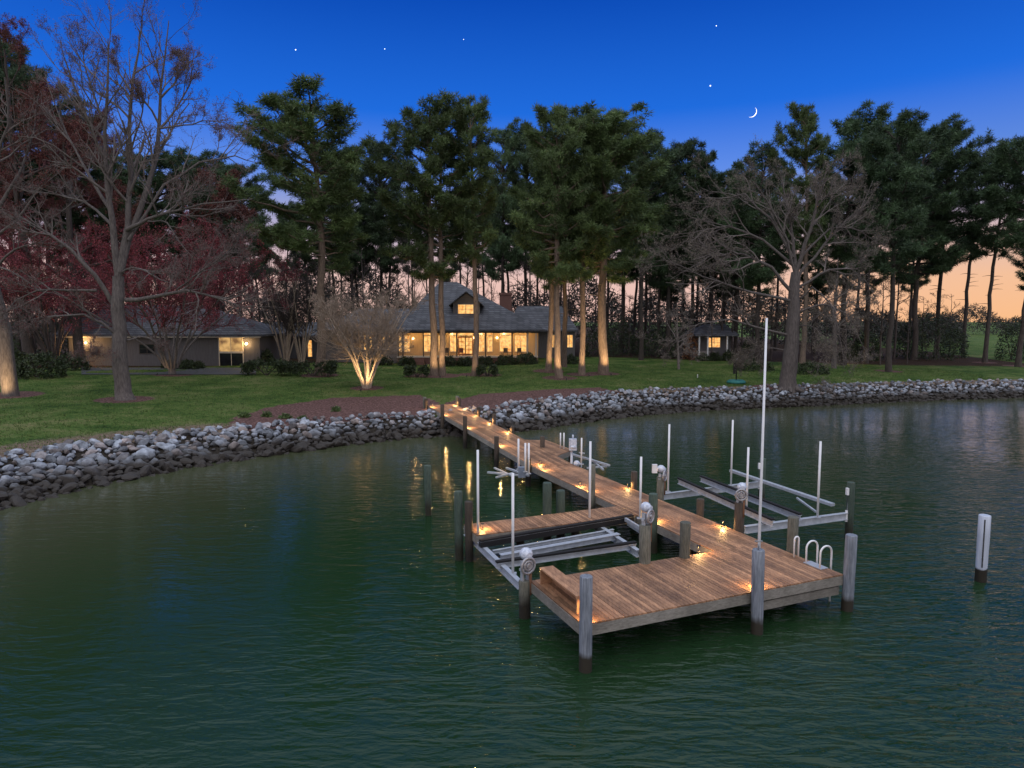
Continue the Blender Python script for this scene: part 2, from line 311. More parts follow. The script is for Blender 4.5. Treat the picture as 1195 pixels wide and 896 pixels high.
rings = [(12, 461, 2.2), (145, 466, 2.0), (373, 438, 2.0), (508, 438, 2.6), (554, 437, 1.8), (640, 433, 1.8), (653, 441, 1.8), (679, 437, 1.7), (704, 436, 1.8),
         (428, 453, 1.5), (202, 437, 1.9), (1037, 433, 1.6), (1149, 423, 1.5), (1187, 427, 1.6), (920, 460, 3.2), (487, 439, 1.4), (570, 438, 1.4)]
def build_ground():
    xs = spread_axis(-62, 75, .45, -3500, 3500); ys = spread_axis(14, 108, .45, -300, 5000)
    X, Y = np.meshgrid(xs, ys); P = np.stack([X.ravel(), Y.ravel()], 1); z = ground_z(P)
    d = shore_dist(P); w = rip_w(P[:, 0]); e = d - w
    rr = np.random.RandomState(3)
    mul = np.zeros(len(P)); lit = np.zeros(len(P))
    beds = [[(264, 503), (272, 487), (320, 474), (390, 464), (490, 461), (515, 470), (505, 490), (470, 497), (420, 502), (340, 512), (290, 512)],
            [(520, 470), (560, 460), (620, 456), (700, 452), (725, 458), (650, 472), (590, 480), (530, 488)]]
    for bed in beds:
        poly = []
        for q in bed:
            h = ground_hit(*q); poly.append((h.x, h.y))
        mul[inpoly(P, poly)] = 1
    for px, py, r in rings:
        h = ground_hit(px, py); D = np.hypot(P[:, 0] - h.x, P[:, 1] - h.y)
        mul = np.maximum(mul, np.clip((r - D) / .5 + .5, 0, 1) * .9)
    # dry strip along the top of the stones
    strip = np.clip(1.3 - np.abs(e - .3) / np.interp(P[:, 0], [-20, -13], [2.6, 1.2]), 0, 1) * np.interp(P[:, 0], [-14, -9, 2, 10], [1, .6, .5, 1])
    lit = np.maximum(lit, strip)
    bank = np.clip((w - .1 - d) / .5, 0, 1)
    wood = np.clip((P[:, 1] - np.interp(P[:, 0], [-70, -35, -5, 12, 30, 60, 90], [66, 74, 92, 92, 88, 84, 84])) / 4, 0, 1) * np.clip((P[:, 0] < 68) * 1.0, 0, 1)
    nx, ny = len(xs), len(ys); idx = np.arange(nx * ny).reshape(ny, nx)
    Fc = np.stack([idx[:-1, :-1], idx[:-1, 1:], idx[1:, 1:], idx[1:, :-1]], -1).reshape(-1, 4)
    m = bpy.data.materials.new('lawn_and_beds'); m.use_nodes = True; nt = m.node_tree; N = nt.nodes; L = nt.links; b = N['Principled BSDF']
    b.inputs['Roughness'].default_value = .95; b.inputs['Specular IOR Level'].default_value = .1
    g = N.new('ShaderNodeNewGeometry')
    def noise(s, det=5):
        n = N.new('ShaderNodeTexNoise'); n.inputs['Scale'].default_value = s; n.inputs['Detail'].default_value = det; n.inputs['Roughness'].default_value = .7
        L.new(g.outputs['Position'], n.inputs['Vector']); return n
    def ramp(src, stops):
        r = N.new('ShaderNodeValToRGB'); el = r.color_ramp.elements
        while len(el) < len(stops): el.new(.5)
        for e_, (p, c) in zip(el, stops): e_.position = p; e_.color = (*c, 1)
        L.new(src, r.inputs[0]); return r.outputs[0]
    def mix(fac, a, c):
        x = N.new('ShaderNodeMix'); x.data_type = 'RGBA'; L.new(fac, x.inputs[0]); L.new(a, x.inputs[6]); L.new(c, x.inputs[7]); return x.outputs[2]
    n1 = noise(.35); n2 = noise(7, 8); n3 = noise(2.2)
    def mth(op, a, c):
        x = N.new('ShaderNodeMath'); x.operation = op
        for i, q in enumerate((a, c)):
            if isinstance(q, (int, float)): x.inputs[i].default_value = q
            else: L.new(q, x.inputs[i])
        return x.outputs[0]
    grass_in = mth('ADD', mth('MULTIPLY', n1.outputs['Fac'], .5), mth('MULTIPLY', n2.outputs['Fac'], .5))
    grass = ramp(grass_in, [(.41, (.022, .052, .011)), (.5, (.066, .116, .024)), (.64, (.19, .17, .08))])
    mulch = ramp(n2.outputs['Fac'], [(.38, (.042, .024, .022)), (.5, (.115, .062, .056)), (.62, (.22, .135, .12))])
    dry = ramp(n2.outputs['Fac'], [(.35, (.07, .05, .035)), (.52, (.17, .125, .09)), (.7, (.32, .26, .21))])
    leaf = ramp(n2.outputs['Fac'], [(.35, (.018, .012, .008)), (.65, (.07, .042, .026))])
    def attr(nm):
        a = N.new('ShaderNodeAttribute'); a.attribute_name = nm; return a.outputs['Fac']
    def edge(a, k=3.0):   # ragged edge from noise
        v = mth('ADD', a, mth('MULTIPLY', mth('SUBTRACT', n3.outputs['Fac'], .5), .9))
        x = N.new('ShaderNodeMapRange'); x.inputs['From Min'].default_value = .35; x.inputs['From Max'].default_value = .65; L.new(v, x.inputs['Value']); return x.outputs[0]
    c = mix(edge(attr('dry')), grass, dry); c = mix(edge(attr('wood')), c, leaf); c = mix(edge(attr('mulch')), c, mulch); soil = ramp(n2.outputs['Fac'], [(.35, (.016, .013, .010)), (.65, (.05, .042, .034))]); c = mix(edge(attr('bank')), c, soil)
    L.new(c, b.inputs['Base Color'])
    bp = N.new('ShaderNodeBump'); bp.inputs['Strength'].default_value = .8; bp.inputs['Distance'].default_value = .12; L.new(n2.outputs['Fac'], bp.inputs['Height']); L.new(bp.outputs[0], b.inputs['Normal'])
    me = np_mesh('ground', np.c_[P, z], Fc, m, smooth=True)
    for nm, v in (('mulch', mul), ('dry', lit), ('wood', wood), ('bank', bank)):
        a = me.attributes.new(nm, 'FLOAT', 'POINT'); a.data.foreach_set('value', v.astype(np.float32))
    tag(link('ground', me), kind='structure')
build_ground()

# lawn tufts (uncountable) near the water's edge
def build_grass():
    rr = np.random.RandomState(5); n = 60000
    P = np.stack([rr.uniform(-46, 52, n), rr.uniform(28, 84, n)], 1); d = shore_dist(P); w = rip_w(P[:, 0]); e = d - w
    keep = (e > .5) & (rr.rand(n) < np.clip(1.6 - e / 26, .12, 1)) & (np.abs(P[:, 0] / P[:, 1]) < .78)
    for px, py, r in rings:
        h = ground_hit(px, py); keep &= np.hypot(P[:, 0] - h.x, P[:, 1] - h.y) > r
    bed = [(264, 503), (272, 487), (320, 474), (390, 464), (490, 461), (515, 470), (505, 490), (470, 497), (420, 502), (340, 512), (290, 512)]
    for b_ in (bed, [(520, 470), (560, 460), (620, 456), (700, 452), (725, 458), (650, 472), (590, 480), (530, 488)]):
        keep &= ~inpoly(P, [tuple(ground_hit(*q))[:2] for q in b_])
    P = P[keep]; z = ground_z(P); n = len(P); k = 4
    c = np.repeat(np.c_[P, z], k, 0); m = len(c); a = rr.uniform(0, 6.28, m); hgt = rr.uniform(.05, .13, m); lean = rr.uniform(0, .07, m)
    off = rr.normal(0, .09, (m, 2)); c[:, :2] += off
    dx = np.c_[np.cos(a), np.sin(a), np.zeros(m)] * .022
    tip = c + np.c_[np.cos(a + 1.3) * lean, np.sin(a + 1.3) * lean, hgt]
    Vv = np.stack([c - dx - [0, 0, .02], c + dx - [0, 0, .02], tip], 1).reshape(-1, 3)
    me = np_mesh('grass', Vv, np.arange(len(Vv)).reshape(-1, 3), mat('grass_blade', (.10, .15, .036), (.045, .09, .018), .4, .8, var=.6, coord='World'), var=rr.rand(m))
    tag(link('grass', me), 'short tufted lawn grass sloping down to the stone bank', 'grass', kind='stuff')
build_grass()

# ------------------------------------------------------------------ water
def build_water():
    m = bpy.data.materials.new('creek_water'); m.use_nodes = True; nt = m.node_tree; N = nt.nodes; L = nt.links; b = N['Principled BSDF']
    b.inputs['Base Color'].default_value = (.0085, .034, .021, 1); b.inputs['Roughness'].default_value = .06; b.inputs['IOR'].default_value = 1.333
    g = N.new('ShaderNodeNewGeometry')
    def wave(scale, rot, stretch, det):
        mp = N.new('ShaderNodeMapping'); mp.inputs['Rotation'].default_value = (0, 0, R(rot)); mp.inputs['Scale'].default_value = stretch; L.new(g.outputs['Position'], mp.inputs[0])
        n = N.new('ShaderNodeTexNoise'); n.inputs['Scale'].default_value = scale; n.inputs['Detail'].default_value = det; n.inputs['Roughness'].default_value = .58; n.inputs['Distortion'].default_value = .6
        L.new(mp.outputs[0], n.inputs['Vector']); return n.outputs['Fac']
    a = wave(1.7, 14, (.5, 1.5, 1), 2); c = wave(4.6, -16, (.55, 1.4, 1), 3); big = wave(.09, 10, (1, 1, 1), 2)
    ad = N.new('ShaderNodeMath'); ad.operation = 'MULTIPLY_ADD'; L.new(c, ad.inputs[0]); ad.inputs[1].default_value = .38; L.new(a, ad.inputs[2])
    mr = N.new('ShaderNodeMapRange'); mr.inputs['From Min'].default_value = .35; mr.inputs['From Max'].default_value = .65; mr.inputs['To Min'].default_value = .40; mr.inputs['To Max'].default_value = 1.0; L.new(big, mr.inputs['Value'])
    lee = N.new('ShaderNodeAttribute'); lee.attribute_name = 'lee'; ml = N.new('ShaderNodeMath'); ml.operation = 'MULTIPLY'; L.new(lee.outputs['Fac'], ml.inputs[0]); L.new(mr.outputs[0], ml.inputs[1])
    bp = N.new('ShaderNodeBump'); bp.inputs['Distance'].default_value = .15; L.new(ml.outputs[0], bp.inputs['Strength']); L.new(ad.outputs[0], bp.inputs['Height']); L.new(bp.outputs[0], b.inputs['Normal'])
    # silty shallows along the bank: a lighter brown-green bottom seen through
    at_ = N.new('ShaderNodeAttribute'); at_.attribute_name = 'shallow'
    mx = N.new('ShaderNodeMix'); mx.data_type = 'RGBA'; mx.inputs[6].default_value = (.011, .032, .012, 1); mx.inputs[7].default_value = (.070, .075, .040, 1); L.new(at_.outputs['Fac'], mx.inputs[0]); L.new(mx.outputs[2], b.inputs['Base Color'])
    xs = spread_axis(-70, 80, 1.5, -3500, 3500); ys = spread_axis(-5, 90, 1.5, -600, 110)
    X, Y = np.meshgrid(xs, ys); P = np.stack([X.ravel(), Y.ravel()], 1); d = shore_dist(P)
    nx, ny = len(xs), len(ys); idx = np.arange(nx * ny).reshape(ny, nx)
    Fc = np.stack([idx[:-1, :-1], idx[:-1, 1:], idx[1:, 1:], idx[1:, :-1]], -1).reshape(-1, 4)
    Fc = Fc[(d[Fc] < 4).any(1)]
    me = np_mesh('water', np.c_[P, np.zeros(len(P))], Fc, m, smooth=True)
    a = me.attributes.new('shallow', 'FLOAT', 'POINT'); a.data.foreach_set('value', np.clip(1 + d / 15.0, 0, 1).astype(np.float32) ** 1.5 * .8)
    a = me.attributes.new('lee', 'FLOAT', 'POINT'); a.data.foreach_set('value', np.interp(-d, [0, 14, 24, 36], [.18, .30, .58, 1.1]).astype(np.float32))
    tag(link('water', me), kind='structure')
build_water()

# ------------------------------------------------------------------ riprap boulders
def rock_shape(seed, sub):
    import bmesh
    bm = bmesh.new(); bmesh.ops.create_icosphere(bm, subdivisions=sub, radius=1.0); bm.verts.ensure_lookup_table()
    Vv = np.array([v.co[:] for v in bm.verts]); Fc = np.array([[v.index for v in f.verts] for f in bm.faces]); bm.free()
    rr = np.random.RandomState(seed)
    for _ in range(11):
        n = rr.normal(size=3); n /= np.linalg.norm(n); o = rr.uniform(.52, .85)
        Vv -= np.maximum(Vv @ n - o, 0)[:, None] * n
    Vv += rr.normal(0, .025 if sub > 1 else .03, Vv.shape)
    return Vv * [1.15, 1.0, .78], Fc
def build_riprap():
    rr = np.random.RandomState(11); c = .37
    gx, gy = np.meshgrid(np.arange(-34, 64, c), np.arange(8, 74, c)); Q = np.stack([gx.ravel(), gy.ravel()], 1); Q[:, 0] += (np.round(Q[:, 1] / c) % 2) * c / 2
    d0 = shore_dist(Q); Q = Q[(d0 > -1.2) & (d0 < 6.5)]; Q = Q + rr.uniform(-.15, .15, Q.shape); d0 = shore_dist(Q); w0 = rip_w(Q[:, 0])
    k_ = (d0 > -.18) & (d0 < w0 + .3 + rr.normal(0, .25, len(Q))); Q, d0, w0 = Q[k_], d0[k_], w0[k_]
    size = (.11 + .20 * rr.rand(len(Q)) ** 1.3) * np.where(d0 < w0 * .5, 1.18, .95) * np.where(Q[:, 0] < -10, 1.12, 1.0)
    S = np.c_[Q, size, d0 / w0]; z = ground_z(Q) + .02 + size * rr.uniform(.1, .6, len(Q))
    # shapes on screen: size over distance, only inside the frame
    D = np.hypot(S[:, 0], S[:, 1]); vis = (np.abs(S[:, 0] / S[:, 1]) < .75) & (z > .05)
    rank = np.where(vis, S[:, 2] / D, 0); order = np.argsort(-rank); ind = order[:300]; rest = order[300:]
    protos = []
    for k in range(12):
        Vv, Fc = rock_shape(100 + k, 2); protos.append(np_mesh('boulder', Vv, Fc, M['rock1']))
    for i in ind:
        o = link('boulder', protos[rr.randint(12)]); o.location = (S[i, 0], S[i, 1], z[i]); sc = S[i, 2]
        o.scale = (sc * rr.uniform(.95, 1.3), sc * rr.uniform(.85, 1.1), sc * rr.uniform(.8, 1.05)); o.rotation_euler = (rr.uniform(-.6, .6), rr.uniform(-.6, .6), rr.uniform(0, 6.28))
        tag(o, 'weathered grey boulder lying loose in the stone bank below the lawn', 'boulder', 'boulders of the near stone bank')
    base = [rock_shape(200 + k, 1) for k in range(10)]; VV = []; FF = []; va = []; off = 0
    for i in rest:
        Vv, Fc = base[rr.randint(10)]; a = rr.uniform(0, 6.28); ca, sa = math.cos(a), math.sin(a); b_ = rr.uniform(-.7, .7)
        Rm = np.array([[ca, -sa, 0], [sa, ca, 0], [0, 0, 1]]) @ np.array([[1, 0, 0], [0, math.cos(b_), -math.sin(b_)], [0, math.sin(b_), math.cos(b_)]])
        VV.append((Vv * S[i, 2] * rr.uniform(.9, 1.15, 3)) @ Rm.T + [S[i, 0], S[i, 1], z[i]]); FF.append(Fc + off); off += len(Vv); va.append(np.full(len(Fc), rr.rand()))
    me = np_mesh('riprap', np.vstack(VV), np.vstack(FF), M['rock'], var=np.concatenate(va))
    tag(link('riprap', me), 'long bank of small broken grey stones curving round the far shore', 'riprap', kind='stuff')
build_riprap()

# ------------------------------------------------------------------ dock
D = .95
O = at(680, 729, D); U = (at(984, 670, D) - O); LU = U.length; U.normalize(); Vd = Vector((-U.y, U.x, 0))
def uv(u, v, z=D): return Vector((O.x + U.x * u + Vd.x * v, O.y + U.y * u + Vd.y * v, z))
def to_uv(p): q = Vector(p) - O; return q.dot(U), q.dot(Vd)
PV = to_uv(at(615.5, 678, D))[1]           # depth of the platform
WL = to_uv(at(767.4, 612, D))[0]           # walkway's inner edge
BV = to_uv(at(618, 547, D))[1]             # where the walkway bends
dock = empty('dock', uv(LU / 2, 1), 'wooden dock with lit walkway running from the stone bank to a platform', 'dock')
def boards(mb, u0, u1, v0, v1, w=.118, gap=.012, th=.035, splits=True):
    n = max(1, round((u1 - u0) / w)); w = (u1 - u0) / n
    for i in range(n):
        a = v0; first = True
        while a < v1 - .01:
            ln = rng.uniform(2.6, 4.9) if splits else 99
            if first: ln *= rng.uniform(.4, 1); first = False
            e = min(a + ln, v1)
            if v1 - e < .5: e = v1
            x0 = u0 + i * w + gap / 2; x1 = u0 + (i + 1) * w - gap / 2; zt = D + rng.uniform(-.002, .002)
            c = [uv(x0, a + .002), uv(x1, a + .002), uv(x1, e - .002), uv(x0, e - .002)]
            mb.hexa([Vector((q.x, q.y, zt - th)) for q in c] + [Vector((q.x, q.y, zt)) for q in c]); a = e
mb = MB(); boards(mb, 0, LU, 0, PV); pl = mb.build('platform_decking', M['deck'], dock)
mb = MB(); boards(mb, WL, LU, PV, BV); mb.build('walkway_decking', M['deck'], dock)
fv0, fv1 = to_uv(at(552, 625, D))[1], to_uv(at(544.6, 611.6, D))[1]
fu0 = to_uv(at(546, 616, D))[0]
mb = MB(); boards(mb, fu0, WL - .02, fv0, fv1, splits=False); mb.build('finger_decking', M['deck'], dock)
# far stretch: bends a little and climbs to the bank
A0 = uv(WL, BV); A1 = uv(LU, BV)
E0 = atY(498, 473, 49.8); E1 = atY(531, 471.5, 50.6); E0.z = 1.40; E1.z = 1.40
mb = MB(); n = 16
for i in range(n):
    for j in range(6):
        s0 = (j + (rng.uniform(-.3, .3) if 0 < j else 0)) / 6; s1 = s0 + 1 / 6 if False else (j + 1) / 6
        s0 = j / 6; t0 = i / n + .004; t1 = (i + 1) / n - .004
        def pt(t, s): return (A0.lerp(E0, s)).lerp(A1.lerp(E1, s), t)
        c = [pt(t0, s0 + .0006), pt(t1, s0 + .0006), pt(t1, s1 - .0006), pt(t0, s1 - .0006)]; z = Vector((0, 0, .035))
        mb.hexa([q - z for q in c] + c)
mb.build('walkway_decking', M['deck'], dock)
# small side platform half way along
J = [at(605, 512.8, D + .1), at(638, 513.6, D + .1), at(668, 524.5, D + .05), at(646, 533, D + .05)]
mb = MB(); n = 12
for i in range(n):
    t0, t1 = i / n + .004, (i + 1) / n - .004
    c = [J[0].lerp(J[1], t0), J[0].lerp(J[1], t1), J[3].lerp(J[2], t1), J[3].lerp(J[2], t0)]; z = Vector((0, 0, .035))
    mb.hexa([q - z for q in c][::-1] + c[::-1])
mb.build('side_decking', M['deck'], dock)
# rim boards and joists
zt = D - .038
def rim(p, q, h=.24, w=.045, dz=0, name='rim_board'):
    mb = MB(); p = Vector(p); q = Vector(q); p.z += dz; q.z += dz; mb.beam(p, q, w, h, top=True); return mb.build(name, M['rim'], dock)
dz = -.038
rim(uv(-.02, .012), uv(LU + .02, .012), dz=dz); rim(uv(.012, .04), uv(.012, PV), dz=dz); rim(uv(LU - .012, .04), uv(LU - .012, BV), dz=dz)
rim(uv(.04, PV - .012), uv(WL, PV - .012), dz=dz); rim(uv(WL + .012, PV), uv(WL + .012, BV), dz=dz)
rim(uv(fu0, fv0 + .012), uv(WL, fv0 + .012), dz=dz); rim(uv(fu0 + .012, fv0 + .04), uv(fu0 + .012, fv1 - .04), dz=dz); rim(uv(fu0, fv1 - .012), uv(WL, fv1 - .012), dz=dz)
rim(A0, E0, dz=dz); rim(A1, E1, dz=dz); rim(J[1], J[2], dz=dz); rim(J[2], J[3], dz=dz); rim(J[0], J[1], dz=dz)
rim(uv(.3, .6), uv(LU - .2, .6), .26, .06, -.30, 'joist_beam'); rim(uv(LU * .62, .1), uv(LU - .05, .1), .22, .08, -.34, 'joist_beam')
rim(uv(.3, PV - .5), uv(LU - .2, PV - .5), .26, .06, -.30, 'joist_beam')
for k in range(1, 8): rim(uv(WL + .06, PV + k * (BV - PV) / 8), uv(LU - .06, PV + k * (BV - PV) / 8), .2, .06, -.12, 'joist_beam')

def pile_mb(x, y, top, r=.145, bot=-1.6, n=14, cone=0.0):
    mb = MB(); k = 7; lx, ly = rng.uniform(-.012, .012), rng.uniform(-.012, .012)
    pts = [Vector((x + lx * (top - z), y + ly * (top - z), z)) for z in np.linspace(bot, top - .02, k)]
    rad = [r * (1 + rng.uniform(-.03, .03)) for _ in range(k)]
    pts.append(Vector((x, y, top))); rad.append(r * .9)
    mb.tube(pts, rad, n); return mb
def piling(p, top, m='pile', r=.145, label=None):
    o = pile_mb(p[0], p[1], top, r).build('piling', M[m], dock)
    if label: o['label'] = label
    return o
def ztop(p, py): return atY(600, py, p[1]).z
# platform corners and edges
pf = uv(-.02, -.17); piling(pf, ztop(pf, 672), 'pile_wrap', .142, 'pale grey wrapped corner piling with dark foot')
pm = uv(to_uv(at(880, 692, D))[0], -.17); piling(pm, ztop(pm, 641), 'pile_wrap', .145, 'grey wrapped piling carrying the flagpole')
pr = uv(LU + .12, -.1); piling(pr, ztop(pr, 624), 'pile_wrap', .145, 'pale grey wrapped corner piling beside the ladder')
pa = uv(-.14, PV + .04); piling(pa, D + .02, 'pile', .15)
pb = Vector(at(752, 656, D)); piling(pb, ztop(pb, 612), 'pile', .16)
pc = Vector(at(799, 650, D)); piling(pc, ztop(pc, 609), 'pile', .15)
pr5 = uv(LU + .17, to_uv(at(923, 643, D))[1]); piling(pr5, ztop(pr5, 603), 'pile', .15)
pr2 = uv(LU + .17, to_uv(at(860, 618, D))[1]); piling(pr2, ztop(pr2, 586), 'pile_brown', .155)
pr1 = uv(LU + .15, to_uv(at(763, 582, D))[1]); piling(pr1, ztop(pr1, 556), 'pile', .14)
pl1 = uv(WL - .1, to_uv(at(763, 611, D))[1]); piling(pl1, ztop(pl1, 576), 'pile_green', .15)
pl2 = uv(WL - .1, to_uv(at(680, 579, D))[1]); piling(pl2, ztop(pl2, 542), 'pile', .13)
for px, py, tp, mm in ((818, 600, 582, 'pile_brown'), (731, 570, 550, 'pile_brown')):
    q = uv(LU + .13, to_uv(at(px, py, D))[1]); piling(q, ztop(q, tp), mm, .13)
# along the far stretch
def far_pile(side, s, up, m='pile_brown', r=.125):
    p = (A0.lerp(E0, s) if side < 0 else A1.lerp(E1, s)); d = (A1 - A0).normalized() * (.15 * side); p = p + d
    o = pile_mb(p.x, p.y, p.z + up, r, bot=gz(p.x, p.y) - .8).build('piling', M[m], dock)
for s, up in ((.03, .35), (.24, .55), (.51, .75), (.76, .75), (.98, .55)): far_pile(-1, s, up)
for s, up in ((.20, .55), (.42, .3), (.58, .55), (.74, .5), (.97, .55)): far_pile(1, s, up)
far_pile(-1, 1.0, .6, 'pile'); far_pile(1, .995, .6, 'pile')
# finger piles
for px, py, tp, mm in ((541, 618, 573, 'pile_green'), (553, 619, 585, 'pile_brown')):
    q = at(px, py, D) - U * .17; piling(q, ztop(q, tp), mm, .13)
for px, py, tp in ((641, 600, 563), (660, 600, 572)):
    q = uv(to_uv(at(px, py, D))[0], fv1 + .17); piling(q, ztop(q, tp), 'pile_green', .15)
for u in (1.6, 3.6): piling(uv(u, fv0 + .3), D - .05, 'pile_brown', .13)
for v in (PV + 1.5, PV + 6): piling(uv(WL + .3, v), D - .05, 'pile_brown', .12)
for u, v in ((1.8, 1.9), (4.5, 1.9), (LU - .4, 2.2)): piling(uv(u, v), D - .05, 'pile_brown', .13)
for q in (J[1], J[2]): piling(Vector(q) + (J[3] - J[2]).normalized() * .2, D + .05, 'pile_brown', .11)

# ------------------------------------------------------------------ deck lights
WARM = (1.0, .56, .20)
def lamp(name, kind, loc, energy, parent=None, color=WARM, size=.03, spot=None, aim=None, blend=.6):
    l = bpy.data.lights.new(name, kind); l.energy = energy; l.color = color
    l.shadow_soft_size = size
    if kind == 'SPOT': l.spot_size = R(spot); l.spot_blend = blend
    o = bpy.data.objects.new(name, l); COL.objects.link(o)
    if aim is not None: o.rotation_euler = (Vector(aim) - Vector(loc)).to_track_quat('-Z', 'Y').to_euler()
    o.location = loc
    if parent:
        o.parent = parent; o.matrix_parent_inverse = (Matrix.Translation(parent.location) @ parent.rotation_euler.to_matrix().to_4x4()).inverted()
    return o
def deck_light(p, label, energy=3.2):
    energy *= 4.2
    t = empty('deck_light', p, label, 'light', 'small warm lights along the dock')
    mb = MB(); mb.tube([p + Vector((0, 0, -.005)), p + Vector((0, 0, .02))], .05, 10); mb.tube([p + Vector((0, .05, .02)), p + Vector((0, .05, .18))], .007, 8)
    mb.tube([p + Vector((0, 0, .178)), p + Vector((0, 0, .19)), p + Vector((0, 0, .20))], [.065, .06, .03], 12); mb.build('lamp_body', M['black'], t)
    mb = MB(); mb.tube([p + Vector((0, 0, .168)), p + Vector((0, 0, .177))], .03, 10); mb.build('lens', M['lens'], t)
    lamp('bulb', 'POINT', p + Vector((0, -.01, .15)), energy, t, size=.02)
def farP(side, s, inset=.16):
    p = (A0.lerp(E0, s) if side < 0 else A1.lerp(E1, s)); return p - (A1 - A0).normalized() * (side * inset)
deck_light(uv(.17, .17), 'warm deck light at the foot of the front corner piling by the bench')
deck_light(uv(to_uv(pm)[0] + .28, .2), 'warm deck light at the foot of the flagpole piling', 4)
deck_light(uv(to_uv(at(811, 642, D))[0], PV + .1), 'warm deck light beside the green piling where walkway meets platform', 4)
deck_light(uv(LU - .1, to_uv(at(854, 613, D))[1]), 'warm deck light under the white lift motor on the flagpole side', 4)
deck_light(uv(WL + .15, to_uv(at(771, 608, D))[1]), 'warm deck light at the inner edge beside the tall green piling', 4)
deck_light(uv(LU - .15, to_uv(at(729, 570, D))[1]), 'warm deck light beside a short brown piling, behind the lift motor')
deck_light(uv(WL + .15, to_uv(at(690, 573, D))[1]), 'warm deck light just past the grey piling above the finger pier')
deck_light(uv(WL + .15, to_uv(at(674, 568, D))[1]), 'warm deck light on the shore side of the grey piling')
deck_light(at(563, 617.5, D), 'warm deck light at the outer end of the finger pier')
deck_light(uv(WL + .15, BV - .5), 'warm deck light at the walkway bend near the small craft lift')
deck_light(uv(WL + .45, BV + .6), 'warm deck light opposite the side platform')
for side, s, lb in ((-1, .25, 'warm deck light on the finger-pier edge, nearest of that row past the bend'), (-1, .52, 'warm deck light on the finger-pier edge, second past the bend'), (-1, .77, 'warm deck light on the finger-pier edge, third past the bend'),
                    (-1, .95, 'warm deck light on the finger-pier edge, where the walkway meets the bank'), (1, .42, 'warm deck light on the moonward edge just past the side platform'), (1, .58, 'warm deck light on the moonward edge, second past the side platform'),
                    (1, .73, 'warm deck light on the moonward edge, third past the side platform'), (1, .86, 'warm deck light on the moonward edge, fourth past the side platform'), (1, .97, 'warm deck light on the moonward edge, where the walkway meets the bank')):
    deck_light(farP(side, s), lb, 4.5)

# ------------------------------------------------------------------ boat lifts
def motor(parent, p, facing, s=1.0, cover=True):
    """gear motor on a channel post: p is the post's foot, facing the pulley's axis"""
    p = Vector(p); f = Vector(facing).normalized(); z = Vector((0, 0, 1)); r = f.cross(z)
    mb = MB(); mb.beam(p - z * .1 + r * .07, p + z * .5 * s + r * .07, .05, .10, up=f); mb.beam(p - z * .1 - r * .09, p + z * .42 * s - r * .09, .05, .08, up=f); mb.beam(p + z * .3 * s - r * .14, p + z * .3 * s + r * .14, .08, .06)
    mb.build('motor_post', M['alu'], parent)
    c = p + z * .42 * s + f * .16
    mb = MB(); mb.torus(c, f, .19 * s, .035 * s, 22); mb.torus(c, f, .11 * s, .03 * s, 18); mb.tube([c - f * .05, c + f * .05], .06 * s, 12)
    for k in range(6):
        a = k * math.pi / 3; mb.beam(c, c + (z * math.cos(a) + r * math.sin(a)) * .19 * s, .02, .03, up=f)
    mb.build('pulley', M['steel'], parent)
    mb = MB(); mb.ball(p + z * .66 * s - f * .02 - r * .06, .165 * s, 14, sz=.92); mb.tube([p + z * .66 * s - f * .02 - r * .06, p + z * .66 * s + f * .16 - r * .04], .075 * s, 12); mb.build('motor_cover', M['motorw'], parent)
    mb = MB(); mb.tube([p - z * .35 + f * .12 - r * .1, p + z * .3 + f * .12 - r * .1], .035 * s, 8); mb.build('drive_pipe', M['rust'], parent)
def guide(parent, p, q, r=.038):
    mb = MB(); mb.tube([p, q], r, 10); mb.build('guide_post', M['pvc'], parent)
    mb = MB(); mb.beam(p - Vector((.1, 0, .02)), p + Vector((.1, 0, -.02)), .12, .03); mb.build('bracket', M['alu'], parent)
def gpost(parent, px, pt, pb, z, w=None):
    p = at(px, pb, z); q = atY(px, pt, p.y); q.x = p.x + (p.x * .0); guide(parent, p, q, w or .038)
def cable(parent, p, q):
    mb = MB(); mb.tube([p, q], .014, 5); mb.build('cable', M['steel'], parent)

# lift between the finger pier and the platform
zl = .62
liftA = empty('boat_lift', at(650, 640, zl), 'empty aluminium boat lift slung between the finger pier and the platform', 'boat lift')
c1a, c1b = at(543, 620, zl), at(607, 683, zl); c2a, c2b = at(694, 613, zl), at(745, 646, zl)
for p, q in ((c1a, c1b), (c2a, c2b)):
    mb = MB(); mb.ibeam(p, q, .14, .22, .018); mb.build('cross_beam', M['alu'], liftA)
def bunk(parent, p, q, black=True, w=.14, h=.16, name='bunk'):
    mb = MB(); mb.ibeam(p, q, w, h, .016); b_ = mb.build(name, M['alu'], parent)
    if black:
        z = Vector((0, 0, h / 2 + .03)); mb = MB(); mb.beam(p + z, q + z, w * 1.05, .056); mb.build('carpet_pad', M['carpet'], b_ if False else parent)
zb = zl + .2
b1a, b1b = at(560, 635, zb), at(738, 605, zb); bunk(liftA, b1a, b1b)
mb = MB(); mb.beam(b1a - Vector((0, 0, .01)), b1b - Vector((0, 0, .01)), .17, .17); mb.build('carpet_pad', M['carpet'], liftA)
bunk(liftA, at(584, 650, zb - .12), at(722, 625, zb - .12), False, .2, .16)
bunk(liftA, at(579, 660, zb - .12), at(742, 636.5, zb - .12))
bunk(liftA, at(575, 644, zb - .16), at(716, 619, zb - .16), False, .1, .1)
gpost(liftA, 558, 525, 629, zl + .12); gpost(liftA, 598.5, 552, 668, zl + .12); gpost(liftA, 688, 515, 611, zl + .12); gpost(liftA, 747, 533, 604, zl + .5)
motor(liftA, Vector((pa.x, pa.y, D)), -Vd + U * .2, 1.05)
motor(liftA, Vector((pb.x, pb.y, ztop(pb, 612) - .12)), -Vd + U * .5, .9)
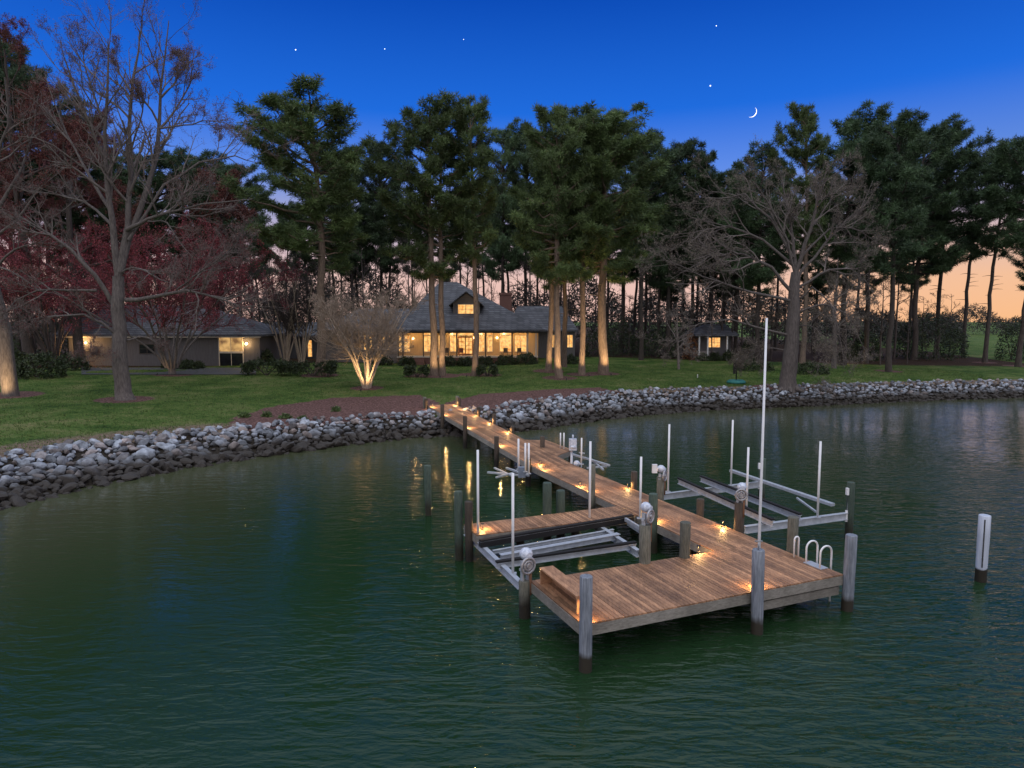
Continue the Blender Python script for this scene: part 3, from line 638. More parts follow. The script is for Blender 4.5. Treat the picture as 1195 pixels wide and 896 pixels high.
cable(liftA, c1b, Vector((pa.x, pa.y, D + .4))); cable(liftA, c2b, Vector((pb.x, pb.y, ztop(pb, 612)))); 
mb = MB(); mb.beam(at(730, 606, zl + .25), at(748, 617, zl + .25), .08, .12); mb.beam(at(733, 611, zl + .1), at(747, 620, zl + .1), .08, .1); mb.build('end_bracket', M['alu'], liftA)

# lift on the open side of the walkway
zr = .80
liftB = empty('boat_lift', at(890, 590, zr), 'empty aluminium boat lift with black bunks on the open-water side of the walkway', 'boat lift')
d1a, d1b = at(768, 580, zr), at(886, 565, zr); d2a, d2b = at(869, 618, zr), at(988, 602, zr)
for p, q in ((d1a, d1b), (d2a, d2b)):
    mb = MB(); mb.ibeam(p, q, .15, .24, .018); mb.build('cross_beam', M['alu'], liftB)
bunk(liftB, at(792, 561.5, zr + .25), at(902, 611, zr + .25), True, .13, .2); bunk(liftB, at(818, 559, zr + .25), at(934, 604.5, zr + .25), True, .13, .2)
mb = MB(); mb.beam(at(853, 549, zr + .32), at(972, 589, zr + .32), .18, .10); mb.build('side_rail', M['alu'], liftB)
mb = MB(); mb.beam(at(930, 581, zr + .2), at(952, 597, zr + .1), .06, .06); mb.build('brace', M['alu'], liftB)
gpost(liftB, 779.5, 495, 573, zr + .12); gpost(liftB, 853, 490, 566, zr + .12); gpost(liftB, 871, 522, 598, zr + .14); gpost(liftB, 954, 515, 603, zr + .12)
motor(liftB, Vector((pr2.x, pr2.y, ztop(pr2, 586) - .1)), -Vd * .6 - U * .3, .9)
motor(liftB, Vector((pr1.x, pr1.y, ztop(pr1, 556) - .35)), -Vd * .6 + U * .4, .95)
mb = MB(); q = Vector((pr1.x, pr1.y, ztop(pr1, 546))) - U * .28; mb.box(q.x - .09, q.x + .09, q.y - .06, q.y + .06, q.z - .16, q.z + .16); mb.beam(q, q + U * .25, .05, .05); mb.build('control_box', M['pvc'], liftB)
for (px, pt, end) in ((885, 535, d1b), (995, 563, d2b)):
    t = ztop(end, pt); x = end + U * .14
    o = pile_mb(x.x, x.y, t, .13).build('lift_piling', M['pile_green'], liftB)
    mb = MB(); mb.box(x.x - .2, x.x - .13, x.y - .16, x.y - .04, t - .42, t - .18); mb.beam(end - Vector((0, 0, .2)), end + Vector((0, 0, .2)), .1, .04); mb.build('bracket', M['pvc'], liftB)
cable(liftB, d2b, d2b + Vector((.05, 0, 1.0)))

# small craft lifts
zj = .9
jl = empty('watercraft_lift', at(676, 535, zj), 'small watercraft lift with white control head beside the side platform', 'watercraft lift')
p = at(667, 542, zj); mb = MB(); mb.tube([p - Vector((0, 0, 1.6)), p + Vector((0, 0, .7))], .06, 10); mb.build('mast', M['alu'], jl)
q = atY(668.5, 518.5, p.y); mb = MB(); mb.box(q.x - .17, q.x + .17, q.y - .14, q.y + .14, q.z - .26, q.z + .26); mb.tube([q + Vector((0, 0, .26)), q + Vector((0, 0, .45))], .04, 8); mb.tube([q + Vector((-.12, -.15, -.1)), q + Vector((.12, -.15, -.1))], .06, 8); mb.build('control_head', M['motorw'], jl)
q = atY(673, 541, p.y); mb = MB(); mb.ball(q, .16, 10); mb.torus(q + Vector((.05, -.1, -.1)), (0, 1, 0), .16, .03, 14); mb.build('motor_cover', M['motorw'], jl)
mb = MB(); mb.beam(at(676, 528, zj + .3), at(682, 529, zj + .3), .06, .06); mb.beam(at(668, 530, zj + .1), at(711, 543, zj + .1), .1, .08); mb.beam(at(685, 546, zj), at(708, 544, zj), .08, .07); mb.beam(at(690, 536, zj), at(704, 548, zj), .08, .07); mb.build('cradle', M['alu'], jl)
for px, pt, pb_ in ((654, 505, 523), (658, 505, 524), (678.5, 511, 541)): gpost(jl, px, pt, pb_, zj + .1, .035)
kl = empty('watercraft_lift', at(600, 551, zj - .2), 'small craft lift with bent arms and three white posts at the walkway bend', 'watercraft lift')
for px, pt, pb_ in ((605, 512, 547), (613, 517, 550), (617, 517, 552)): gpost(kl, px, pt, pb_, zj, .045)
z1 = .55
mb = MB(); mb.beam(at(569, 551, z1), at(612, 555, z1), .1, .08); mb.beam(at(577, 546, z1), at(597, 555, z1), .08, .07); mb.beam(at(591, 546, z1), at(617, 555, z1), .1, .08); mb.beam(at(579, 557, z1), at(598, 552, z1), .08, .07); mb.build('cradle', M['alu'], kl)
q = at(609, 549, zj); mb = MB(); mb.box(q.x - .16, q.x + .16, q.y - .14, q.y + .14, q.z - .3, q.z + .16); mb.build('float_tank', mat('blue_grey_tank', (.22, .27, .36), rough=.5), kl)

# ------------------------------------------------------------------ things on the dock
zt_ = D + .42
bc = [at(630.5, 666, zt_), at(649, 662.5, zt_), at(668.6, 682, zt_), at(662, 689.5, zt_)]
bo = to_uv(bc[0]); 
ub0, ub1 = .12, .50; vb0, vb1 = .52, PV - .28
bench = empty('bench', uv((ub0 + ub1) / 2, (vb0 + vb1) / 2), 'plain wooden plank bench along the short edge of the dock platform', 'bench')
mb = MB(); nb = 3
for i in range(nb):
    a, b_ = ub0 + (ub1 - ub0) * i / nb + .003, ub0 + (ub1 - ub0) * (i + 1) / nb - .003
    c = [uv(a, vb0), uv(b_, vb0), uv(b_, vb1), uv(a, vb1)]; mb.hexa([q + Vector((0, 0, .38)) for q in c] + [q + Vector((0, 0, .42)) for q in c])
mb.build('seat', M['deck'], bench)
for v in (vb0 + .03, vb1 - .03):
    mb = MB(); c = [uv(ub0 + .02, v - .025), uv(ub1 - .02, v - .025), uv(ub1 - .02, v + .025), uv(ub0 + .02, v + .025)]
    mb.hexa([q + Vector((0, 0, .003)) for q in c] + [q + Vector((0, 0, .378)) for q in c]); mb.build('leg', M['deck'], bench)
mb = MB(); c = [uv(ub1 - .05, vb0 + .06), uv(ub1 - .02, vb0 + .06), uv(ub1 - .02, vb1 - .06), uv(ub1 - .05, vb1 - .06)]
mb.hexa([q + Vector((0, 0, .02)) for q in c] + [q + Vector((0, 0, .376)) for q in c]); mb.build('back_panel', M['deck'], bench)

fl = empty('flagpole', pm, 'tall white flagpole strapped to the middle front piling', 'flagpole')
fp = Vector((pm.x + .08, pm.y + .18, 0)); tz = atY(893, 371, fp.y).z
mb = MB(); mb.tube([Vector((fp.x, fp.y, .6)), Vector((fp.x, fp.y, tz * .5)), Vector((fp.x, fp.y, tz))], [.04, .033, .026], 10); mb.build('pole', M['pvc'], fl)
for z in (1.15, 1.6):
    mb = MB(); mb.beam((pm.x + .14, pm.y - .04, z), (fp.x + .06, fp.y + .02, z), .04, .05); mb.build('strap', M['steel'], fl)
mb = MB(); zz = ztop(pm, 641); mb.tube([(pm.x, pm.y, zz - .02), (pm.x, pm.y, zz + .22)], .02, 8); mb.beam((pm.x - .09, pm.y, zz + .2), (pm.x + .09, pm.y, zz + .2), .04, .03); mb.build('cleat', M['steel'], fl)

lad = empty('dock_ladder', uv(LU + .05, 1.3), 'white hooped ladder rails at the platform edge beside the corner piling', 'ladder')
lv = [to_uv(at(953, 655, D))[1], to_uv(at(967, 662, D))[1]]
for v in lv:
    mb = MB(); pts = [uv(LU - .26, v)]
    for k in range(11):
        a = math.pi * (1 - k / 10); pts.append(uv(LU - .06 + math.cos(a) * .20, v) + Vector((0, 0, .42 + math.sin(a) * .18)))
    pts.append(uv(LU + .14, v) - Vector((0, 0, 1.3))); mb.tube(pts, .026, 8); mb.build('handrail', M['pvc'], lad)
for k in range(4):
    mb = MB(); mb.tube([uv(LU + .14, lv[0], .72 - k * .28), uv(LU + .14, lv[1], .72 - k * .28)], .022, 8); mb.build('rung', M['pvc'], lad)
mb = MB(); c = [uv(LU - .30, lv[1] - .06), uv(LU - .02, lv[1] - .06), uv(LU - .02, lv[0] + .06), uv(LU - .30, lv[0] + .06)]; mb.hexa([q + Vector((0, 0, .004)) for q in c] + [q + Vector((0, 0, .02)) for q in c]); mb.build('foot_plate', M['alu'], lad)
gr = empty('grab_rail', uv(LU, to_uv(at(926, 652, D))[1]), 'single white grab hoop beside the dark piling near the ladder', 'rail')
v = to_uv(at(928, 650, D))[1]; mb = MB(); pts = [uv(LU - .2, v)]
for k in range(9):
    a = math.pi * (1 - k / 8); pts.append(uv(LU - .12 + math.cos(a) * .08, v) + Vector((0, 0, .5 + math.sin(a) * .08)))
pts.append(uv(LU - .04, v)); mb.tube(pts, .024, 8); mb.build('hoop', M['pvc'], gr)

# free-standing mooring pilings
def mooring(px, pb_, pt, m, r, label, seam=False):
    p = at(px, pb_, 0); o = pile_mb(p.x, p.y, ztop(p, pt), r).build('mooring_piling', M[m]); tag(o, label, 'piling', 'free-standing mooring pilings')
    if seam:
        mb = MB(); f = -Vector((p.x, p.y, 0)).normalized() * (r + .004); mb.beam(p + f + Vector((.01, 0, .45)), p + f + Vector((.01, 0, ztop(p, pt) - .1)), .035, .012, up=f); mb.build('seam', M['seam'], o)
    return o
mooring(499.5, 601, 543, 'pile_green', .13, 'slim green piling standing alone off the finger pier')
mooring(1144.5, 678, 601, 'pile_white', .155, 'white wrapped piling standing alone in open water', True)

# ------------------------------------------------------------------ trees
def tubes_np(list_, n_of=lambda r: 5):
    """list of (pts(k,3), rad(k)) -> V, F quads"""
    VV = []; FF = []; off = 0
    for pts, rad in list_:
        k = len(pts); n = n_of(rad[0]); t = np.gradient(pts, axis=0); t /= np.linalg.norm(t, axis=1)[:, None] + 1e-9
        ref = np.array([1., .2, 0]) if abs(t[0, 0]) < .8 else np.array([0, 1., .2])
        b = np.cross(t, ref); b /= np.linalg.norm(b, axis=1)[:, None] + 1e-9; c = np.cross(b, t)
        a = np.arange(n) * 2 * math.pi / n
        ring = pts[:, None, :] + rad[:, None, None] * (c[:, None, :] * np.cos(a)[None, :, None] + b[:, None, :] * np.sin(a)[None, :, None])
        VV.append(ring.reshape(-1, 3)); i = np.arange(k - 1)[:, None] * n; j = np.arange(n)[None, :]; j2 = (j + 1) % n
        FF.append(np.stack([i + j, i + j2, i + n + j2, i + n + j], -1).reshape(-1, 4) + off); off += k * n
    return np.vstack(VV), np.vstack(FF)
def tri_leaves(C, rr, per, ln, wd, spread, flat=1.0, updir=0.0):
    """thin triangular leaves bursting out from the points C"""
    n = len(C) * per; c = np.repeat(C, per, 0); d = rr.normal(size=(n, 3)); d[:, 2] = d[:, 2] * flat + updir; d /= np.linalg.norm(d, axis=1)[:, None]
    base = c + d * rr.uniform(0, spread, n)[:, None]; L_ = ln * rr.uniform(.6, 1.25, n)[:, None]
    s = np.cross(d, rr.normal(size=(n, 3))); s /= np.linalg.norm(s, axis=1)[:, None] + 1e-9; s *= wd * rr.uniform(.7, 1.3, n)[:, None] / 2
    return np.stack([base - s, base + s, base + d * L_], 1).reshape(-1, 3)
def combine(name, VQ, FQ, VT, mq, mt, var_t):
    """quads (wood) + triangles (leaves) in one mesh"""
    me = bpy.data.meshes.new(name); nq, ntv = len(FQ), len(VT) // 3
    V = np.vstack([VQ, VT]).astype(np.float32); loops = np.concatenate([FQ.ravel(), np.arange(len(VT)) + len(VQ)]).astype(np.int32)
    starts = np.concatenate([np.arange(nq) * 4, nq * 4 + np.arange(ntv) * 3]).astype(np.int32)
    me.vertices.add(len(V)); me.vertices.foreach_set('co', V.ravel()); me.loops.add(len(loops)); me.loops.foreach_set('vertex_index', loops)
    me.polygons.add(nq + ntv); me.polygons.foreach_set('loop_start', starts)
    me.materials.append(mq); me.materials.append(mt)
    me.polygons.foreach_set('material_index', np.r_[np.zeros(nq, np.int32), np.ones(ntv, np.int32)])
    a = me.attributes.new('var', 'FLOAT', 'FACE'); a.data.foreach_set('value', np.r_[np.full(nq, .5), var_t].astype(np.float32))
    me.update(calc_edges=True); me.validate(); return me

def pine_proto(seed, H=25.0, c0=.44, Rr=4.2, nl=42, mat_n='needle', mat_b='bark_pine', rt=.34, clump=.74, per=58, twin=False):
    rr = np.random.RandomState(seed); k = 16; zz = np.linspace(0, H * .97, k)
    wob = np.cumsum(rr.normal(0, .09, (k, 2)), 0); wob -= wob[0]; tp = np.c_[wob, zz]
    tp[:, :2] += np.outer((zz / H) ** 2, rr.normal(0, .35, 2))
    tr = np.interp(zz / H, [0, .03, .1, .5, .8, 1], [rt * 1.35, rt * 1.08, rt, rt * .72, rt * .4, rt * .12])
    wood = [(tp, tr)]
    if twin:
        t2 = tp.copy(); t2[:, 0] += .75 + zz * .012; t2[:, 2] *= .93; wood.append((t2, tr * .85))
    limbs = []; C = []; Cv = []; nl = int(nl * 1.45)
    for st in range(rr.randint(5, 10)):   # dead stubs
        h = rr.uniform(.25, c0) * H; p = np.array([np.interp(h, zz, tp[:, 0]), np.interp(h, zz, tp[:, 1]), h]); a = rr.uniform(0, 6.28); d = np.array([math.cos(a), math.sin(a), rr.uniform(-.1, .3)])
        L_ = rr.uniform(.4, 1.6); limbs.append((np.array([p, p + d * L_ * .5, p + d * L_ + [0, 0, -.1]]), np.array([.045, .03, .01])))
    lobes = rr.uniform(0, 6.28, 3)
    for i in range(nl):
        t = (i + rr.uniform(0, 1)) / nl; h = (c0 + (0.94 - c0) * t ** .92) * H; a = i * 2.4 + rr.normal(0, .5)
        if rr.rand() < .10: continue
        base = tp if not (twin and rr.rand() < .45) else t2
        p = np.array([np.interp(h, base[:, 2], base[:, 0]), np.interp(h, base[:, 2], base[:, 1]), min(h, base[-1, 2])])
        prof = np.interp(t, [0, .12, .4, .7, .9, 1], [.62, .95, 1.0, .95, .74, .50])
        L_ = Rr * prof * rr.uniform(.62, 1.18) * (1 + .16 * math.cos(a - lobes[0])); el = np.interp(t, [0, .5, 1], [-.02, .32, .72]) + rr.normal(0, .14)
        d = np.array([math.cos(a) * math.cos(el), math.sin(a) * math.cos(el), math.sin(el)])
        s = np.linspace(0, 1, 6); sag = np.interp(t, [0, 1], [-.10, .05]); pts = p + np.outer(s, d) * L_; pts[:, 2] += sag * L_ * np.sin(s * 3.14) + .16 * L_ * s ** 2.2
        pts[1:] += rr.normal(0, .07 * L_ / 3, (5, 3)); r0 = .035 + .022 * L_; limbs.append((pts, r0 * (1 - .85 * s)))
        ns = max(4, int(L_ * 3.3))
        for j in range(ns):
            s0 = rr.uniform(.25, 1.0); q = np.array([np.interp(s0, s, pts[:, m_]) for m_ in range(3)]); a2 = a + rr.choice([-1, 1]) * rr.uniform(.3, 1.35)
            l2 = rr.uniform(.5, 1.35) * (1.15 - .5 * s0) * (.5 + L_ / 6.5); d2 = np.array([math.cos(a2), math.sin(a2), rr.uniform(.1, .75)]); e = q + d2 * l2
            limbs.append((np.array([q, (q + e) / 2 + [0, 0, -.04], e]), np.array([.025, .018, .008]))); C += [e, q * .45 + e * .55 + rr.normal(0, .12, 3)]; v = rr.rand(); Cv += [v, v * .8 + .1]
        C.append(pts[-1]); Cv.append(rr.rand())
    C = np.array(C); Cv = np.array(Cv)
    VT = tri_leaves(C, rr, per, .36, .066, .36, flat=.72, updir=.2)
    var = np.clip(np.repeat(Cv, per) + rr.normal(0, .12, len(C) * per), 0, 1)
    VQ, FQ = tubes_np(limbs, lambda r: 5 if r > .05 else 3)
    TQ, TF = tubes_np(wood, lambda r: 12)
    tm = np_mesh('trunk', TQ, TF, M[mat_b], smooth=True)
    return tm, combine('crown', VQ, FQ, VT, M[mat_b], M[mat_n], var), float(C[:, 2].max() + .3), float(np.percentile(np.hypot(C[:, 0], C[:, 1]), 96))
PINES = [pine_proto(21, nl=46, Rr=4.6, c0=.40), pine_proto(22, nl=44, Rr=3.9, c0=.38), pine_proto(23, nl=50, Rr=4.2, c0=.37, twin=True), pine_proto(24, nl=40, Rr=3.6, c0=.42), pine_proto(29, nl=48, Rr=4.4, c0=.36)]
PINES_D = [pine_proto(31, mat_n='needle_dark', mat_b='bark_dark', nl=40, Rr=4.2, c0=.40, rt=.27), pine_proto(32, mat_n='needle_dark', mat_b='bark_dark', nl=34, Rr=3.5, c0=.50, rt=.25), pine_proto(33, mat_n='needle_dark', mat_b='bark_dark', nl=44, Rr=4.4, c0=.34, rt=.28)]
def place(proto, p, sx, sz, name, label, cat, group=None, rz=None, lean=0.0):
    t = bpy.data.objects.new(name, None); COL.objects.link(t); t.location = p; t.scale = (sx, sx, sz); t.rotation_euler = (0, lean, rng.uniform(0, 6.28) if rz is None else rz); tag(t, label, cat, group)
    link('trunk', proto[0], t); link('crown', proto[1], t); return t
def pine_at(px, py, ptop, half, proto, label, group=None, Y=None, rz=None, lean=0.0):
    p = ground_hit(px, py) if Y is None else Vector((Xp(px, Y), Y, gz(Xp(px, Y), Y)))
    top = atY(px, ptop, p.y).z; h = top - p.z; w = half * p.y / F
    return place(proto, p - Vector((0, 0, .15)), w / proto[3] / 1.08, h / proto[2], 'pine_tree', label, 'pine tree', group, rz, lean)
G1 = 'tall pines on the lawn'
pine_at(373, 438, 106, 84, PINES[0], 'broad-crowned tall pine with bare straight trunk beside the vase-shaped crape myrtle', G1, rz=.6)
pine_at(507, 438, 104, 64, PINES[2], 'twin-trunked tall pine in front of the lit porch', G1, rz=.2)
pine_at(554, 438, 101, 42, PINES[3], 'slender tall pine standing in front of the dormer window', G1, rz=2.0)
pine_at(640, 433, 150, 44, PINES[1], 'uplit pine in front of the house wing, nearest the porch corner of its clump', G1, rz=1.0)
pine_at(653, 441, 112, 58, PINES[4], 'uplit pine closest to the water in the clump by the house wing', G1, rz=4.0)
pine_at(658, 428, 165, 40, PINES[3], 'thin uplit pine rising close behind the front pine of the clump', G1, rz=3.0)
pine_at(679, 437, 120, 56, PINES[0], 'uplit pine between the front pine and the outermost pine of the clump', G1, rz=2.4)
pine_at(704, 436, 124, 70, PINES[1], 'uplit pine with leaning trunk, outermost of the clump beyond the house', G1, rz=5.0)
G2 = 'pines at the edge of the wood'
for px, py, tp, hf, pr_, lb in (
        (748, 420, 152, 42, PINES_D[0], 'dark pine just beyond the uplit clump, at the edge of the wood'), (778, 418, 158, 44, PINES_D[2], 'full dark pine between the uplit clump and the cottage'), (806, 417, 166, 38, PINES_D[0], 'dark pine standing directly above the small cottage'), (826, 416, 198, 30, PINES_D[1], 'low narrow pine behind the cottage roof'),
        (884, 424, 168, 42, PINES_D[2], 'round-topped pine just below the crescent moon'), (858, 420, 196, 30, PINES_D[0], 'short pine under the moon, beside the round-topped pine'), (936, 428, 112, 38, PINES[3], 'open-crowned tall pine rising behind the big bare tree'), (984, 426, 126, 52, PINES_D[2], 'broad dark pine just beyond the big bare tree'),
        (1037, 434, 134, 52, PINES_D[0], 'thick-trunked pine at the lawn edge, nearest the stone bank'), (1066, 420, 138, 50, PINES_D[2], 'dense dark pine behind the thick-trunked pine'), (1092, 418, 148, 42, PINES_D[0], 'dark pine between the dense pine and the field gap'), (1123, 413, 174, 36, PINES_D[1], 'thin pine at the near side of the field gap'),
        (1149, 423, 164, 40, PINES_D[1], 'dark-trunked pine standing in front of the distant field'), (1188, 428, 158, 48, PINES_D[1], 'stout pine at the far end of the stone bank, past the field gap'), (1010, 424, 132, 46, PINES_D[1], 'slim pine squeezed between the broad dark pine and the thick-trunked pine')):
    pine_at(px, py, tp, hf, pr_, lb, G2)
G3 = 'pines of the dark wood'
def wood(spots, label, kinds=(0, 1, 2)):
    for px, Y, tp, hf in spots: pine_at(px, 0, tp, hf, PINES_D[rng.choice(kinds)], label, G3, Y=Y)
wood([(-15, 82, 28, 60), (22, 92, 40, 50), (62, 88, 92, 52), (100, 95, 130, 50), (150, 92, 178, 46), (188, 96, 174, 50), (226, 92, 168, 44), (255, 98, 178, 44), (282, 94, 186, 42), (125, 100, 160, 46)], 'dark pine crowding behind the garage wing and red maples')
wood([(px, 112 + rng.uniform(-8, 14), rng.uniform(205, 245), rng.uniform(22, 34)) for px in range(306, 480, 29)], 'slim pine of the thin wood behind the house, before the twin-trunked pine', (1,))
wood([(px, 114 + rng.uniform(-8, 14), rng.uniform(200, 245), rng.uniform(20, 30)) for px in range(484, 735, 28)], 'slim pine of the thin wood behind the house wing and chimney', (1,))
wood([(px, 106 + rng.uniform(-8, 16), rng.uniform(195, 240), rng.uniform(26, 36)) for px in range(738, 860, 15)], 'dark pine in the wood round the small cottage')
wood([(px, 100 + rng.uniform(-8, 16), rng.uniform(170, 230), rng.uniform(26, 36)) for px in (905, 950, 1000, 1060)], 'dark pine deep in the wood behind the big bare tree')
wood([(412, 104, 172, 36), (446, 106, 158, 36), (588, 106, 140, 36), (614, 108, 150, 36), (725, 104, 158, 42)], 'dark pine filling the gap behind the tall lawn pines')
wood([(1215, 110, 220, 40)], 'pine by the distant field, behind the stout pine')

# --- leafless trees
def sub_branches(rr, src, lst, level, maxlev, cnt, lenf, twist=.9, droop=0.0, minr=.008, ends=None):
    pts, rad = src; k = len(pts); L_ = np.linalg.norm(np.diff(pts, axis=0), axis=1).sum()
    n = max(2, int(rr.poisson(cnt[min(level, len(cnt) - 1)] * (1 if level else 1))))
    for j in range(n):
        s = rr.uniform(.22, 1.0) if level else rr.uniform(.3, 1.0); f = s * (k - 1); i = min(int(f), k - 2); p = pts[i] + (pts[i + 1] - pts[i]) * (f - i); r0 = (rad[i] + (rad[i + 1] - rad[i]) * (f - i)) * rr.uniform(.5, .75); r0 = max(r0, minr)
        d = pts[i + 1] - pts[i]; d = d / (np.linalg.norm(d) + 1e-9); o = rr.normal(size=3); o -= d * (o @ d); o /= np.linalg.norm(o); dd = d * math.cos(twist * rr.uniform(.5, 1.1)) + o * math.sin(twist * rr.uniform(.5, 1.1))
        l = L_ * lenf * rr.uniform(.5, 1.1) * (1.15 - .55 * s); l = min(max(l, .3), 4.5); m_ = 5; q = [p]
        for _ in range(m_ - 1):
            dd = dd + rr.normal(0, .16, 3) + [0, 0, .07 - droop]; dd /= np.linalg.norm(dd); q.append(q[-1] + dd * l / (m_ - 1))
        b = (np.array(q), np.linspace(r0, max(r0 * .35, minr * .7), m_)); lst.append((level + 1, b))
        if level + 1 < maxlev: sub_branches(rr, b, lst, level + 1, maxlev, cnt, lenf, twist, droop, minr, ends)
        elif ends is not None: ends.append(b[0][-1]); ends.append(b[0][2])
def finish_bare(name, seedlimbs, rr, p0, label, cat, group, bark, twig, bud=None, maxlev=3, cnt=(7, 5, 4), lenf=.5, droop=0.0, per=2, bl=.12, bw=.07, minr=.009, twist=.9, bs=.18):
    lst = []; ends = []
    for pts, rad in seedlimbs[1:]: sub_branches(rr, (pts, rad), lst, 0, maxlev, cnt, lenf, twist, droop, minr, ends)
    TQ, TF = tubes_np(seedlimbs, lambda r: 12 if r > .12 else 7); CQ, CF = tubes_np([b for l, b in lst], lambda r: 5 if r > .03 else 3)
    t = bpy.data.objects.new(name, None); COL.objects.link(t); t.location = p0; tag(t, label, cat, group); off = np.array(p0)
    link('trunk', np_mesh('trunk', TQ - off, TF, M[bark], smooth=True), t)
    if bud and len(ends):
        E = np.array(ends); VT = tri_leaves(E, rr, per, bl, bw, bs); me = combine('crown', CQ - off, CF, VT - np.tile(off, (len(VT), 1)), M[twig], M[bud], rr.rand(len(VT) // 3))
    else: me = np_mesh('crown', CQ - off, CF, M[twig], smooth=True)
    link('crown', me, t); return t
def px_limb(P, Y, r0, r1, rr, depth=1.5, k=9):
    """a limb traced as a few stations (photo x, y), swung in depth round the trunk"""
    P = np.array(P, float); s = np.linspace(0, 1, len(P)); t = np.linspace(0, 1, k); X = np.interp(t, s, P[:, 0]); Yy = np.interp(t, s, P[:, 1]); dd = depth * t
    pts = np.array([atY(x, y, Y + d)[:] for x, y, d in zip(X, Yy, dd)]); pts[1:-1] += rr.normal(0, .05, (k - 2, 3))
    return pts, np.linspace(r0, r1, k)

rr = np.random.RandomState(41); b0 = ground_hit(145, 466); Y1 = b0.y
L = [px_limb([(146, 468), (144, 455), (141, 425), (138, 385), (138, 345), (138, 322)], Y1, .62, .37, rr, 0, 12)]; L[0][1][0] = .78; L[0][1][1] = .62
for P, a, b_, dp in (([(138, 322), (132, 280), (129, 245), (126, 210), (123, 170), (123, 125), (128, 75), (126, 45)], .26, .03, -1.5), ([(138, 322), (146, 285), (150, 255), (153, 223), (153, 175), (152, 107), (160, 62), (163, 35)], .28, .03, .8), ([(140, 318), (150, 275), (165, 240), (176, 213), (186, 150), (188, 113), (190, 70), (197, 24)], .27, .03, 2.2),
                     ([(152, 107), (140, 85), (132, 60)], .08, .02, .8), ([(153, 175), (166, 130), (172, 95)], .07, .02, -1), ([(186, 150), (205, 130), (222, 95), (226, 62)], .09, .02, 2), ([(186, 150), (210, 146), (240, 142), (262, 143)], .07, .02, -1), ([(188, 113), (205, 95), (212, 60)], .07, .02, 1), ([(128, 200), (105, 150), (85, 95), (70, 45)], .12, .02, -2), ([(124, 150), (108, 110), (98, 70), (96, 50)], .08, .02, 1),
                     ([(129, 245), (100, 200), (75, 150), (52, 85)], .13, .02, 2), ([(134, 358), (110, 320), (83, 290), (50, 268), (17, 248)], .18, .03, -2.5), ([(113, 339), (80, 338), (45, 338), (20, 350), (2, 368)], .10, .025, -1.5), ([(147, 350), (176, 348), (218, 338), (263, 350), (295, 362)], .17, .025, -2), ([(206, 338), (232, 318), (260, 300), (280, 285)], .07, .02, -3), ([(142, 318), (160, 312), (180, 322), (205, 334)], .08, .02, -3.5),
                     ([(142, 395), (120, 376), (98, 368), (60, 370), (38, 372)], .12, .025, -3), ([(148, 397), (165, 392), (185, 398), (196, 390)], .08, .02, 2), ([(148, 268), (160, 262), (176, 255), (210, 243), (246, 237), (295, 232)], .16, .025, -2.5), ([(170, 258), (196, 258), (203, 275), (225, 300)], .06, .02, -3), ([(150, 280), (190, 215), (235, 190), (275, 182), (300, 190)], .12, .02, 3), ([(130, 262), (105, 238), (60, 225), (25, 222)], .12, .02, 2), ([(118, 380), (108, 400), (104, 425)], .05, .02, -3)):
    L.append(px_limb(P, Y1, a, b_, rr, dp))
finish_bare('bare_tree', L, rr, b0, 'huge leafless maple with forked grey trunk and wide limbs in front of the garage', 'bare tree', None, 'bark_grey', 'twig_grey', 'bud_plum', 3, (12, 9, 7), .46, minr=.0065, per=1, bl=.08, bw=.05)

rr = np.random.RandomState(43); b0 = ground_hit(12, 462); Y1 = b0.y
L = [px_limb([(13, 465), (8, 420), (1, 370), (-10, 320), (-22, 280), (-30, 240)], Y1, .56, .3, rr, 0, 10)]
for P, a, b_, dp in (([(-10, 320), (5, 300), (30, 285), (70, 282)], .12, .02, -1), ([(-22, 280), (0, 240), (25, 200), (40, 150), (45, 110)], .16, .02, 2), ([(-28, 250), (-5, 190), (10, 140), (5, 90)], .16, .02, -1), ([(-30, 240), (-40, 180), (-35, 110)], .18, .03, 0), ([(-15, 305), (20, 320), (50, 340), (70, 345)], .08, .02, -2), ([(-20, 285), (15, 262), (50, 215), (85, 190)], .12, .02, 1), ([(-30, 270), (-60, 220), (-80, 150)], .15, .02, 0)):
    L.append(px_limb(P, Y1, a, b_, rr, dp))
finish_bare('bare_tree', L, rr, b0, 'leaning leafless tree at the frame edge, its trunk lit warm from below', 'bare tree', None, 'bark_grey', 'twig_grey', 'bud_rust', 3, (10, 6, 6), .45, per=2)

